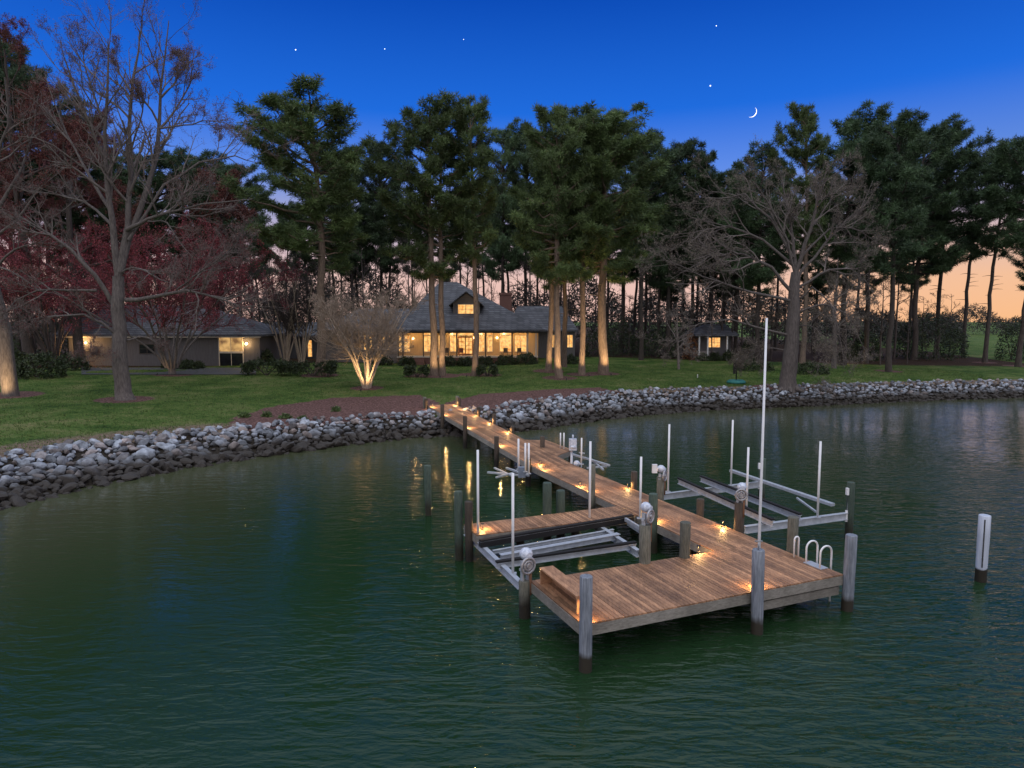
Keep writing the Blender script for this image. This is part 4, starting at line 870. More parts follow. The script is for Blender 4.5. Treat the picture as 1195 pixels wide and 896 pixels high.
rr = np.random.RandomState(47); b0 = ground_hit(920, 455.5); Y1 = b0.y
L = [px_limb([(918, 466), (919, 450), (922, 425), (925, 390), (927, 350), (929, 318)], Y1, .85, .42, rr, 0, 12)]; L[0][1][:4] = [1.35, .98, .80, .72]
for P, a, b_, dp in (([(929, 318), (926, 285), (920, 245), (912, 205)], 0.211, 0.032, 1), ([(929, 318), (940, 285), (952, 250), (962, 215), (968, 200)], 0.203, 0.032, -1.5), ([(929, 325), (950, 300), (975, 270), (1000, 245), (1010, 238)], 0.156, 0.024, 1.5), ([(928, 345), (900, 312), (865, 296), (828, 300), (795, 318)], 0.172, 0.024, -2), ([(926, 352), (895, 345), (855, 335), (820, 322), (772, 302)], 0.156, 0.024, -3), ([(924, 392), (890, 384), (853, 372), (814, 378), (782, 404)], 0.125, 0.020, -2.5), ([(925, 300), (900, 255), (868, 228), (835, 232), (815, 250)], 0.140, 0.024, 2),
                     ([(932, 335), (965, 315), (995, 312), (1020, 340)], 0.133, 0.020, -1.5), ([(930, 365), (960, 352), (990, 368), (1010, 410)], 0.109, 0.020, -2.5), ([(930, 350), (948, 335), (968, 352), (980, 390), (985, 430)], 0.094, 0.016, -3), ([(935, 300), (965, 268), (1000, 265), (1025, 285)], 0.109, 0.020, 1), ([(926, 310), (890, 280), (850, 262), (812, 270), (790, 290)], 0.140, 0.020, 1), ([(928, 320), (915, 270), (890, 225), (872, 205)], 0.125, 0.020, -2),
                     ([(950, 262), (975, 225), (990, 210)], 0.078, 0.016, 2), ([(930, 380), (950, 380), (965, 400), (952, 440)], 0.062, 0.016, -3), ([(921, 410), (900, 405), (878, 412), (862, 425)], 0.062, 0.016, 2)):
    L.append(px_limb(P, Y1, a, b_, rr, dp))
for k in range(7):   # root flare
    a = k * .9; c = Vector(b0) + Vector((0, 0, .55)); e = Vector(b0) + Vector((math.cos(a) * 1.5, math.sin(a) * 1.5, -.12)); L.insert(1, (np.array([c[:], ((c + e) / 2 + Vector((0, 0, -.08)))[:], e[:]]), np.array([.42, .24, .07])))
seedl = [L[0]] + L[8:]; roots = L[1:8]
t = finish_bare('bare_tree', seedl, rr, b0, 'wide leafless grey tree with flared root base right above the stone bank', 'bare tree', None, 'bark_grey', 'twig_grey', 'bud_grey', 3, (13, 9, 7), .45, droop=.02, per=1, bl=.10, bw=.06, minr=.0065)
TQ, TF = tubes_np(roots, lambda r: 8); link('root_flare', np_mesh('root_flare', TQ - np.array(b0), TF, M['bark_grey'], smooth=True), t)

def auto_bare(seed, H=9.0, spread=.6, stems=1, nl=10, rt=.16, vase=False, c0=.25, fork=.0):
    rr = np.random.RandomState(seed); L = []; k = 8; zz = np.linspace(0, 1, k)
    if not vase:
        w = np.cumsum(rr.normal(0, .02 * H / k * 2, (k, 2)), 0); w -= w[0]; L.append((np.c_[w, zz * H], rt * (1.12 - zz) + .012))
        for i in range(nl):
            s = rr.uniform(c0, .95); p = np.array([np.interp(s, zz, w[:, 0]), np.interp(s, zz, w[:, 1]), s * H]); a = i * 2.4 + rr.normal(0, .4); el = rr.uniform(.25, .9); l = H * spread * (1.1 - s * .75) * rr.uniform(.6, 1.1)
            d = np.array([math.cos(a) * math.cos(el), math.sin(a) * math.cos(el), math.sin(el)]); q = [p]
            for _ in range(6): d = d + rr.normal(0, .12, 3) + [0, 0, .03]; d /= np.linalg.norm(d); q.append(q[-1] + d * l / 6)
            L.append((np.array(q), np.linspace(rt * (1.05 - s) * .6 + .01, .012, 7)))
    else:
        L.append((np.array([[0, 0, -.1], [0, 0, .15 + fork * .5], [0, 0, .28 + fork]]), np.array([rt * 3.4, rt * 3, rt * 2.4])))
        for i in range(stems):
            a = i * 6.283 / stems + rr.normal(0, .3); el = rr.uniform(1.0, 1.42) if i % 3 else 1.45; d = np.array([math.cos(a) * math.cos(el), math.sin(a) * math.cos(el), math.sin(el)]); q = [np.array([math.cos(a) * .12, math.sin(a) * .12, fork - .05])]
            dd = np.array([math.cos(a) * .10, math.sin(a) * .10, 1.0]); m_ = 9
            for j in range(m_): dd = dd * (1 - .16) + d * .16 * 1.2 + rr.normal(0, .05, 3) + [math.cos(a) * .055 * (j < 5), math.sin(a) * .055 * (j < 5), 0]; dd /= np.linalg.norm(dd); q.append(q[-1] + dd * H * .8 / m_)
            L.append((np.array(q), np.linspace(rt, .02, m_ + 1)))
    return L, rr
def bare_at(px, py, ptop, seed, name, label, cat, bark, twig, bud=None, group=None, Y=None, H=9.0, wide=1.0, maxlev=3, cnt=(6, 5, 4), lenf=.5, per=2, bl=.12, bw=.07, bs=.18, **kw):
    p = ground_hit(px, py) if Y is None else Vector((Xp(px, Y), Y, gz(Xp(px, Y), Y)))
    h = atY(px, ptop, p.y).z - p.z; L, rr = auto_bare(seed, H, **kw); s = h / H
    L = [(q * [s * wide, s * wide, s] + np.array(p), r * s) for q, r in L]
    return finish_bare(name, L, rr, p, label, cat, group, bark, twig, bud, maxlev, cnt, lenf, per=per, bl=bl, bw=bw, bs=bs, minr=.010)
# red maples
bare_at(201, 437, 268, 51, 'red_maple_tree', 'crimson budding maple with short pale trunk in front of the garage wall', 'maple tree', 'bark_grey', 'twig_red', 'bud_red', H=6.4, wide=2.0, cnt=(12, 9, 7), lenf=.46, per=2, bl=.12, bw=.075, bs=.3, vase=True, stems=14, rt=.05, fork=.35)
bare_at(62, 428, 262, 52, 'red_maple_tree', 'crimson budding maple spreading above the warm-lit end of the garage', 'maple tree', 'twig_dark', 'twig_red', 'bud_red', H=6.4, wide=1.6, cnt=(11, 9, 7), lenf=.46, per=2, bl=.12, bw=.08, bs=.3, vase=True, stems=14, rt=.05, fork=.35)
bare_at(35, 0, 58, 53, 'red_maple_tree', 'tall rust-brown maple at the frame edge, rising above the dark pines', 'maple tree', 'bark_dark', 'twig_red', 'bud_rust', Y=74, H=18, wide=1.05, cnt=(10, 8, 6), lenf=.42, per=3, bl=.13, bw=.08, bs=.3, spread=.5, nl=18, rt=.3, c0=.3)
bare_at(92, 0, 120, 54, 'red_maple_tree', 'rust-brown maple behind the huge leafless maple', 'maple tree', 'bark_dark', 'twig_red', 'bud_rust', Y=76, H=16, wide=1.0, cnt=(10, 8, 6), lenf=.42, per=3, bl=.13, bw=.08, bs=.3, spread=.5, nl=16, rt=.26, c0=.3)
bare_at(262, 0, 205, 55, 'red_maple_tree', 'rust-red maple leaning toward the broad-crowned pine, behind the garage roof', 'maple tree', 'bark_dark', 'twig_dark', 'bud_rust', Y=86, H=16, wide=.95, cnt=(10, 8, 6), lenf=.42, per=2, bl=.16, bw=.1, bs=.3, spread=.42, nl=15, rt=.24, c0=.4)
# crape myrtles
bare_at(428, 453, 326, 61, 'crape_myrtle_tree', 'vase-shaped leafless crape myrtle glowing from an uplight on the lawn', 'crape myrtle', 'smooth_bark', 'smooth_twig', None, H=6, wide=1.5, cnt=(13, 9, 7), lenf=.42, vase=True, stems=16, rt=.065, bl=.05)
bare_at(333, 424, 288, 62, 'crape_myrtle_tree', 'shaded crape myrtle behind the clipped hedge, nearer the garage', 'crape myrtle', 'smooth_bark', 'twig_dark', None, H=6, wide=1.0, cnt=(12, 9, 6), lenf=.40, vase=True, stems=10, rt=.045)
bare_at(352, 424, 300, 63, 'crape_myrtle_tree', 'shaded crape myrtle behind the clipped hedge, beside the pine trunk', 'crape myrtle', 'smooth_bark', 'twig_dark', None, H=6, wide=1.0, cnt=(12, 9, 6), lenf=.40, vase=True, stems=10, rt=.045)
bare_at(792, 431, 352, 64, 'bare_tree', 'small spindly leafless tree on the lawn before the cottage', 'bare tree', 'twig_grey', 'twig_grey', None, H=6, wide=1.1, cnt=(6, 5, 3), spread=.6, nl=9, rt=.1)
bare_at(884, 421, 330, 65, 'bare_tree', 'slim leafless tree between the cottage and the wide grey tree', 'bare tree', 'bark_grey', 'twig_grey', 'bud_grey', H=9, wide=.9, cnt=(6, 5, 3), spread=.5, nl=10, rt=.2)
bare_at(973, 430, 300, 66, 'bare_tree', 'medium leafless tree just past the wide grey tree', 'bare tree', 'bark_grey', 'twig_grey', 'bud_grey', H=11, wide=.9, cnt=(7, 5, 3), spread=.5, nl=12, rt=.22)
# bare saplings of the wood: a few kinds, copied
def sapling_proto(seed):
    L, r_ = auto_bare(seed, 12, spread=.33, nl=16, rt=.11, c0=.3); lst = []
    for b in L[1:]: sub_branches(r_, b, lst, 0, 2, (6, 5), .5, minr=.012)
    TQ, TF = tubes_np(L, lambda r: 6); CQ, CF = tubes_np([b for l, b in lst], lambda r: 3)
    return np_mesh('trunk', TQ, TF, M['twig_dark'], smooth=True), np_mesh('crown', CQ, CF, M['twig_dark'], smooth=True), 12, 3
SAP = [sapling_proto(71 + k) for k in range(3)]
def saplings(spots, label):
    for px, Y, tp in spots:
        x = Xp(px, Y); z = gz(x, Y); h = atY(px, tp, Y).z - z; place(SAP[rng.randrange(3)], (x, Y, z), h / 12 * rng.uniform(.8, 1.2), h / 12, 'bare_tree', label, 'bare tree', 'leafless saplings of the wood')
saplings([(px, rng.uniform(84, 98), rng.uniform(250, 330)) for px in range(0, 300, 20)], 'dark leafless sapling in the shade behind the garage wing')
saplings([(px, rng.uniform(98, 112), rng.uniform(255, 310)) for px in range(296, 480, 13)], 'grey leafless sapling behind the house roof and crape myrtles')
saplings([(px, rng.uniform(90, 108), rng.uniform(280, 350)) for px in range(722, 880, 12)], 'dark leafless sapling round the small cottage')
saplings([(px, rng.uniform(86, 104), rng.uniform(290, 350)) for px in range(900, 1120, 16)], 'dark leafless sapling in the wood beyond the wide grey tree')
saplings([(px, rng.uniform(102, 116), rng.uniform(270, 330)) for px in range(484, 720, 15)], 'leafless sapling behind the house wing')

# ------------------------------------------------------------------ shrubs and hedges
def shrub_mesh(seed, sx, sy, sz, n=520, boxy=False, per=5, m='leaf_shrub'):
    rr = np.random.RandomState(seed); d = rr.normal(size=(n, 3)); d[:, 2] = np.abs(d[:, 2]); d /= np.linalg.norm(d, axis=1)[:, None]
    if boxy: d = np.sign(d) * np.abs(d) ** .38; d /= np.max(np.abs(d), axis=1)[:, None] ** .7
    C = d * rr.uniform(.72, 1.0, n)[:, None] * (1 + .10 * np.sin(d[:, :1] * 7 + seed)) * [sx, sy, sz]
    VT = tri_leaves(C, rr, per, .20, .12, .10); k = 8
    # dark twiggy core
    st = [(np.array([[0, 0, -.1], [math.cos(i) * sx * .3, math.sin(i) * sy * .3, sz * .4], [math.cos(i) * sx * .7, math.sin(i) * sy * .7, sz * .8]]), np.array([.04, .03, .01])) for i in range(7)]
    Q, Fq = tubes_np(st, lambda r: 4); return combine('foliage', Q, Fq, VT, M['twig_dark'], M[m], rr.rand(len(VT) // 3))
SHR = {}
def shrub(px, py, wpx, hpx, label, name='shrub', cat='shrub', group='shrubs round the house', boxy=False, Y=None, n=420, dep=None, m='leaf_shrub'):
    p = ground_hit(px, py) if Y is None else Vector((Xp(px, Y), Y, gz(Xp(px, Y), Y))); s = p.y / F; w, h = wpx * s / 2, hpx * s
    o = link(name, shrub_mesh(rng.randrange(9999), w, dep or w * .8, h, n, boxy, m=m)); o.location = p; return tag(o, label, cat, group)
shrub(311, 438, 56, 17, 'clipped dark hedge in front of the lit garage glass', 'hedge', 'hedge', 'clipped hedges', True, n=900, dep=1.1)
shrub(365, 439, 56, 17, 'clipped dark hedge running behind the broad-crowned pine trunk', 'hedge', 'hedge', 'clipped hedges', True, n=900, dep=1.1)
shrub(487, 440, 27, 13, 'rounded dark shrub on the lawn beside the twin-trunked pine', n=500, boxy=True); shrub(569, 439, 25, 12, 'rounded dark shrub beside the slender pine below the dormer', n=500, boxy=True)
FY = 82.3
for px, w, h, lb in ((446, 26, 11, 'low foundation shrub under the house windows beside the crape myrtle'), (474, 24, 10, 'low foundation shrub at the porch end nearest the crape myrtle'), (522, 26, 12, 'low foundation shrub under the porch, just past the twin-trunked pine'), (543, 22, 10, 'low foundation shrub below the red-brown porch doors'),
                    (565, 26, 11, 'low foundation shrub below the porch, just past the slender pine'), (590, 26, 12, 'low foundation shrub below the porch sitting corner'), (614, 28, 13, 'low foundation shrub at the lit porch corner posts'), (664, 26, 10, 'low shrub under the two wing windows')):
    shrub(px, 0, w, h, lb, Y=FY + (1 if px > 630 else 0), n=320)
shrub(43, 440, 70, 30, 'big dark shrub below the spreading crimson maple', group='shrubs by the garage', n=900); shrub(86, 432, 40, 20, 'dark shrub against the warm-lit garage end', group='shrubs by the garage'); shrub(6, 440, 50, 46, 'tall dark shrub behind the leaning tree', group='shrubs by the garage', n=800)
shrub(222, 430, 34, 10, 'low dark shrub along the garage wall behind the crimson maple', group='shrubs by the garage'); shrub(197, 430, 18, 8, 'tiny dark shrub at the foot of the crimson maple trunk', group='shrubs by the garage', n=200)
shrub(310, 426, 26, 18, 'dark shrub at the garage corner', group='shrubs by the garage')
shrub(820, 421, 16, 9, 'small dark shrub at the cottage corner post', group='shrubs by the cottage', n=220); shrub(834, 421, 15, 10, 'small dark shrub under the lit cottage window', group='shrubs by the cottage', n=220); shrub(850, 421, 18, 12, 'dark shrub beside the cottage end post', group='shrubs by the cottage', n=250); shrub(872, 421, 20, 24, 'tall dark shrub between the cottage and the slim leafless tree', group='shrubs by the cottage', n=350)
shrub(806, 420, 18, 34, 'rust-leaved bush beside the cottage wall', m='leaf_dead', group='shrubs by the cottage', n=260)
shrub(880, 432, 50, 12, 'low shrub behind the teal-based post', group='shrubs by the wide grey tree'); shrub(945, 436, 44, 14, 'low shrub close behind the wide grey tree', group='shrubs by the wide grey tree')
for px, py, w, h, lb in ((1085, 420, 60, 62, 'big dark evergreen bush between the dense pine trunks'), (1060, 418, 40, 44, 'dark evergreen bush behind the thick-trunked pine'), (1112, 417, 30, 40, 'dark evergreen bush at the edge of the field gap'), (1180, 420, 34, 48, 'dark evergreen bush behind the stout pine'), (1010, 420, 40, 30, 'dark evergreen bush beyond the wide grey tree'), (990, 421, 26, 24, 'yellowish lit bush beyond the wide grey tree')):
    shrub(px, py, w, h, lb, group='evergreen bushes in the wood', n=700)
for px, Y, w, h in [(q, 96 + rng.uniform(-4, 8), 50, rng.uniform(24, 50)) for q in range(700, 800, 22)]: shrub(px, 0, w, h, 'dark evergreen bush in the shade of the wood beyond the house wing', Y=Y, group='evergreen bushes in the wood', n=500)
for px, Y, w, h in [(q, 92 + rng.uniform(-4, 6), 60, rng.uniform(50, 80)) for q in range(-10, 300, 34)]: shrub(px, 0, w, h, 'dark evergreen bush behind the garage wing', Y=Y, group='evergreen bushes in the wood', n=600)
for px, py, w_, lb in ((285, 487, 12, 'small green tuft in the mulch bed, farthest from the dock'), (311, 486, 11, 'small green tuft in the mulch bed, second from its far end'), (333, 488, 12, 'small green tuft in the middle of the mulch bed'), (353, 491, 11, 'small green tuft low in the mulch bed near the stones'), (392, 480, 9, 'small green tuft high in the mulch bed below the crape myrtle')):
    shrub(px, py, w_, 4, lb, 'plant', 'plant', 'tufts in the mulch bed', n=60, m='needle')
# far-off wood beyond the field
def far_wood():
    rr = np.random.RandomState(81); C = []
    for _ in range(11000):
        if rr.rand() < .8: az = rr.uniform(-.85, .66); Y = rr.uniform(125, 165); top = np.interp(az, [-.5, -.28, -.1, .2, .42, .55, .66], [2.0, 1.7, 1.0, 1.4, 1.1, .65, .4]) * (8.2 + 1.6 * math.sin(az * 23) + 1.6 * math.sin(az * 61 + 1) + 1.2 * math.sin(az * 140)) * rr.rand() ** .75
        else: az = rr.uniform(.6, 1.0); Y = rr.uniform(225, 255); top = (7 + 2 * math.sin(az * 31) + 1.5 * math.sin(az * 77)) * rr.rand() ** .6
        C.append((az * Y, Y, 2.8 + max(top, .2)))
    C = np.array(C); VT = tri_leaves(C, rr, 8, .95, .26, .9)
    me = np_mesh('far_wood', VT, np.arange(len(VT)).reshape(-1, 3), mat('far_wood_leaf', (.055, .052, .045), (.025, .027, .022), .3, .9, var=.5, coord='World'), var=rr.rand(len(VT) // 3))
    tag(link('far_wood', me), 'dim belt of undergrowth and distant trees beyond the lawn and field', 'wood', kind='stuff')
far_wood()

# ------------------------------------------------------------------ buildings
def hip(mb, x0, x1, y0, y1, ze, rx0, rx1, yr, zr, th=.22, m=0):
    V = [(x0, y0, ze), (x1, y0, ze), (x1, y1, ze), (x0, y1, ze), (rx0, yr, zr), (rx1, yr, zr), (x0, y0, ze - th), (x1, y0, ze - th), (x1, y1, ze - th), (x0, y1, ze - th)]
    mb.add(V, [(0, 1, 5, 4), (1, 2, 5), (2, 3, 4, 5), (3, 0, 4), (6, 9, 8, 7), (0, 6, 7, 1), (1, 7, 8, 2), (2, 8, 9, 3), (3, 9, 6, 0)], m)
def window(parent, x0, x1, z0, z1, Y, pane='pane', mull=1, bars=1, frame='trim', name='window', fw=.07):
    mb = MB(); y0, y1 = Y - .09, Y - .003
    mb.box(x0 - fw, x0, y0, y1, z0 - fw, z1 + fw); mb.box(x1, x1 + fw, y0, y1, z0 - fw, z1 + fw); mb.box(x0, x1, y0, y1, z0 - fw, z0); mb.box(x0, x1, y0, y1, z1, z1 + fw)
    for i in range(mull): x = x0 + (x1 - x0) * (i + 1) / (mull + 1); mb.box(x - .03, x + .03, y0 + .02, y1, z0, z1)
    for i in range(bars):
        z = z0 + (z1 - z0) * (i + 1) / (bars + 1); 
        xs = [x0] + [x0 + (x1 - x0) * (j + 1) / (mull + 1) for j in range(mull)] + [x1]
        for a, b_ in zip(xs[:-1], xs[1:]): mb.box(a + .03, b_ - .03, y0 + .035, y1 - .004, z - .018, z + .018)
    o = mb.build(name, M[frame], parent)
    mb = MB(); mb.box(x0 + .001, x1 - .001, Y - .035, Y - .02, z0 + .001, z1 - .001); g = mb.build('pane', M[pane], o); g.matrix_parent_inverse = Matrix(); g.matrix_parent_inverse = parent.matrix_basis.inverted() if False else Matrix.Identity(4)
    g.matrix_parent_inverse = (Matrix.Translation(parent.location)).inverted() if False else Matrix.Identity(4)
    return o
# houses sit at the world origin as Empties so that parts need no offsets
def bpart(name, m, parent, *boxes):
    mb = MB()
    for b_ in boxes: mb.box(*b_)
    return mb.build(name, M[m], parent)
YF = 84.0; YW = 87.0
gh = gz(Xp(540, 86), 86) - .3; zfl = Zp(416, YF); zea = Zp(384.5, YF - .6)
house = empty('house', (0, 0, 0), 'low taupe house with slate hipped roof, dormer and glowing glazed porch', 'house')
X = lambda px, Y=YF: Xp(px, Y)
bpart('wall', 'porchwall', house, (X(463, YW), X(628, YW), YW, 101, gh, zea - .1))
bpart('wall', 'siding', house, (X(378, 85.6), X(463, 85.6) , 85.6, 100.5, gh, zea - .1))
bpart('porch_floor', 'trim', house, (X(463), X(628), YF - .1, YW - .003, zfl - .12, zfl)); bpart('porch_base', 'brick', house, (X(463) + .1, X(628) - .1, YF, YW - .01, gh, zfl - .123))
bpart('porch_steps', 'brick', house, (X(484), X(496), YF - 1.1, YF - .12, gh, zfl - .5), (X(485), X(495), YF - .7, YF - .123, zfl - .497, zfl - .25))
bpart('porch_ceiling', 'porchwall', house, (X(463), X(628), YF, YW - .003, zea - .35, zea - .25))
bpart('fascia', 'trimdark', house, (X(461), X(630), YF - .16, YF - .02, zea - .42, zea - .15))
for px, m, w in ((464.5, 'trimdark', .16), (470, 'trimdark', .14), (494, 'trimdark', .14), (533, 'trimdark', .14), (566.5, 'trimdark', .14), (597.6, 'trimdark', .16), (615.7, 'trim', .16), (625.5, 'trim', .2)):
    x = X(px); bpart('porch_post', m, house, (x - w / 2, x + w / 2, YF, YF + w, zfl + .002, zea - .42))
bpart('porch_rail', 'trim', house, (X(463), X(627), YF + .02, YF + .10, zfl + .004, zfl + .09))
for a, b_, t_ in ((464.5, 468.5, 0), (472, 478, 0), (494.8, 504, 1), (512, 520, 0), (525.5, 532.3, 1), (557, 565, 1), (569, 574.5, 1), (583.5, 596.5, 1), (601, 614, 0)):
    x0, x1 = X(a, YW), X(b_, YW); window(house, x0, x1, Zp(410, YW), Zp(392, YW), YW, mull=1 if b_ - a > 5 else 0, bars=2)
    if t_: window(house, x0, x1, Zp(390.6, YW), Zp(386, YW), YW, mull=1 if b_ - a > 6 else 0, bars=0, name='transom_window')
window(house, X(535.5, YW), X(551, YW), Zp(391, YW), Zp(386.3, YW), YW, mull=1, bars=0, name='transom_window')
for a, b_ in ((535.5, 542.6), (543.6, 551)):
    window(house, X(a, YW), X(b_, YW), Zp(412.5, YW), Zp(394, YW), YW, mull=1, bars=3, frame='doorwood', name='door', fw=.10)
for px, py in ((482, 395), (553.5, 394), (580, 394)):
    p = atY(px, py, YW - .12); mb = MB(); mb.ball(p, .13, 10); mb.build('wall_lamp', M['bulb'], house)
# porch chairs and table glimpsed as silhouettes
def chair_at(px, Y, label, m):
    t = empty('porch_chair', (X(px, Y), Y, zfl), label, 'chair', 'chairs on the porch'); x, z = t.location.x, zfl
    for dx in (-.22, .22):
        for dy in (-.2, .2): bpart('leg', m, t, (x + dx - .025, x + dx + .025, Y + dy - .025, Y + dy + .025, z + .004, z + .42))
    bpart('seat', m, t, (x - .28, x + .28, Y - .26, Y + .26, z + .42, z + .5)); bpart('backrest', m, t, (x - .27, x + .27, Y + .2, Y + .26, z + .503, z + 1.0))
chair_at(521, 85.4, 'dark porch chair between the twin-trunked pine and the doors', 'trimdark'); chair_at(590, 85.4, 'dark porch chair in front of the wide porch window', 'trimdark'); chair_at(606, 85.6, 'dark porch chair in the lit sitting corner of the porch', 'trimdark'); chair_at(538, 85.2, 'red-brown porch chair before the porch doors', 'doorwood')
for a, b_, y0, y1 in ((425, 434, 391, 408), (447, 455, 391, 408)): window(house, X(a, 85.6), X(b_, 85.6), Zp(y1, 85.6), Zp(y0, 85.6), 85.6, mull=1, bars=2)
# roofs
mb = MB(); ysl = YF - .75; hip(mb, X(458, ysl) - .2, X(634, ysl) + .2, ysl, 102, zea, X(514, 92.5), X(534, 92.5), 92.5, Zp(329, 92.5)); roof = mb.build('roof', M['shingle'], house)
mb = MB(); hip(mb, X(372, 85), X(480, 85), 84.9, 101.2, zea - .05, X(420, 93), X(478, 93), 93, Zp(360, 93)); mb.build('roof', M['shingle'], house)
# dormer
yd = 86.2; zb_, zt2 = Zp(369, yd), Zp(353.5, yd); xa, xb = X(529, yd), X(560, yd)
mb = MB(); pk = Zp(341, yd); xm = (xa + xb) / 2
mb.add([(xa, yd, zb_), (xb, yd, zb_), (xb, yd, zt2), (xm, yd, pk - .12), (xa, yd, zt2), (xa, 92, zb_), (xb, 92, zb_), (xb, 92, zt2), (xm, 92, pk - .12), (xa, 92, zt2)],
       [(0, 1, 2, 3, 4), (1, 6, 7, 2), (0, 4, 9, 5), (5, 9, 8, 7, 6), (2, 7, 8, 3), (3, 8, 9, 4), (0, 5, 6, 1)]); mb.build('dormer', M['siding'], house)
mb = MB(); ov = .5; sl = (pk - zt2) / (xb - xm); e0 = zt2 - ov * sl
for sgn in (-1, 1):
    xe = xm + sgn * (xb - xm + ov); c = [(xm, yd - .5, pk), (xe, yd - .5, e0), (xe, 92.5, e0), (xm, 92.5, pk)]
    V = c + [(a, b_, q + .14) for a, b_, q in c]; mb.hexa(V if sgn < 0 else [V[i] for i in (3, 2, 1, 0, 7, 6, 5, 4)])
mb.build('dormer_roof', M['shingle'], house)
window(house, X(535, yd), X(552.5, yd), Zp(367, yd), Zp(355.5, yd), yd, mull=1, bars=1)
window(house, X(556.5, yd), X(558.8, yd), Zp(366, yd), Zp(357, yd), yd, mull=0, bars=0)
# rear wing past the chimney
yw = 91.0; ze2 = Zp(385, yw - .6)
bpart('wall', 'siding_dark', house, (X(628, yw), X(671, yw), yw, 102.5, gh, ze2 - .1))
mb = MB(); hip(mb, X(590, yw), X(674, yw), yw - .7, 103.2, ze2, X(604, 97), X(655, 97), 97, Zp(357, 97)); mb.build('roof', M['shingle'], house)
for a, b_ in ((642.8, 648.6), (660.5, 668)): window(house, X(a, yw), X(b_, yw), Zp(405, yw), Zp(391, yw), yw, mull=1, bars=2)
yc = 96; x0, x1 = X(583, yc), X(597, yc)
mb = MB(); mb.box(x0, x1, yc, yc + 1.6, 6.5, Zp(344, yc)); mb.box(x0 - .1, x1 + .1, yc - .1, yc + 1.7, Zp(344, yc) + .002, Zp(341.5, yc)); mb.build('chimney', M['brick'], house)
# link wing toward the garage
yl = 91.5
bpart('wall', 'siding_dark', house, (X(306, yl), X(379, yl), yl, 98, gh, Zp(391, yl) - .1))
mb = MB(); hip(mb, X(300, yl), X(392, yl), yl - .8, 99, Zp(391, yl), X(312, 95), X(385, 95), 95, Zp(376, 95)); mb.build('roof', M['shingle'], house)
for a, b_, m in ((359.5, 363.8, 'pane'), (325, 331, 'pane_dim')): window(house, X(a, yl), X(b_, yl), Zp(416, yl), Zp(397, yl), yl, m, mull=0, bars=1)
for px in (309, 314, 322, 336): x = X(px, yl - .5); bpart('porch_post', 'trim', house, (x - .1, x + .1, yl - .55, yl - .4, gh, Zp(392, yl)))
for px in (485, 525, 560, 588, 610): lamp('porch_bulb', 'POINT', (X(px, 85.4), 85.4, zea - .6), 70, house, (1.0, .60, .24), .12)

# garage wing
YG = 77.5
garage = empty('garage', (0, 0, 0), 'long grey garage wing with lit glass corner and hipped slate roof', 'garage')
gg = gz(X(200, YG), YG) - .3; zeg = Zp(390, YG)
bpart('wall', 'siding_dark', garage, (X(80, YG), X(303, YG), YG, 88, gh - .6, zeg - .1))
mb = MB(); hip(mb, X(70, YG) - .3, X(307, YG) + .3, YG - .8, 89, zeg, X(125, 83), X(236, 83), 83, Zp(356, 83)); mb.build('roof', M['shingle'], garage)
bpart('fascia', 'trim', garage, (X(70, YG), X(307, YG), YG - .72, YG - .6, zeg - .36, zeg - .223))
window(garage, X(256, YG), X(283, YG), Zp(410, YG), Zp(393, YG), YG, 'pane_dim', mull=1, bars=0, fw=.10)
window(garage, X(256, YG), X(283, YG), Zp(428, YG), Zp(410, YG) - .205, YG, 'pane_dark', mull=1, bars=0, fw=.10)
p = atY(287.5, 401, YG - .16); mb = MB(); mb.ball(p, .16, 10); mb.build('wall_lamp', M['bulb'], garage); lamp('wall_bulb', 'POINT', p + Vector((0, -.3, 0)), 60, garage, (1, .6, .25), .1)
p = atY(100, 400, YG - .16); mb = MB(); mb.ball(p, .12, 10); mb.build('wall_lamp', M['bulb'], garage); lamp('wall_bulb', 'POINT', p + Vector((0, -.7, 0)), 260, garage, (1, .55, .2), .1)
window(garage, X(163, YG), X(180, YG), Zp(412, YG), Zp(402, YG), YG, 'pane_dark', mull=1, bars=1, frame='trimdark')
# driveway in front of it
mb = MB(); pts = []
for px in range(95, 300, 12):
    a = ground_hit(px, 437.5); b_ = ground_hit(px, 429.5); pts.append((a, b_))
for (a, b_), (c, d_) in zip(pts[:-1], pts[1:]):
    z = Vector((0, 0, .05)); mb.add([a + z, c + z, d_ + z, b_ + z], [(0, 1, 2, 3)])
tag(mb.build('driveway', M['asphalt']), kind='structure')

# cottage among the trees
YC = 92.0
cot = empty('cottage', (0, 0, 0), 'small dark cottage with white posts and one lit window, deep among the trees', 'cottage')
gc = gz(X(830, YC), YC) - .3
bpart('wall', 'siding_dark', cot, (X(813, YC), X(853, YC), YC, YC + 6, gc, Zp(390, YC)))
mb = MB(); hip(mb, X(808, YC), X(858, YC), YC - 1.6, YC + 7, Zp(390, YC), X(822, YC + 3), X(845, YC + 3), YC + 3, Zp(378, YC + 3)); mb.build('roof', M['shingle'], cot)
window(cot, X(826.5, YC), X(840, YC), Zp(405, YC), Zp(394, YC), YC, 'pane', mull=1, bars=1)
for px in (816, 826, 848.5): x = X(px, YC - 1.3); bpart('porch_post', 'whitepaint', cot, (x - .09, x + .09, YC - 1.4, YC - 1.22, gc, Zp(390, YC) - .225))
bpart('porch_rail', 'siding', cot, (X(816, YC - 1.3) + .1, X(826, YC - 1.3) + 1.0, YC - 1.34, YC - 1.28, gc + .5, Zp(409, YC)))

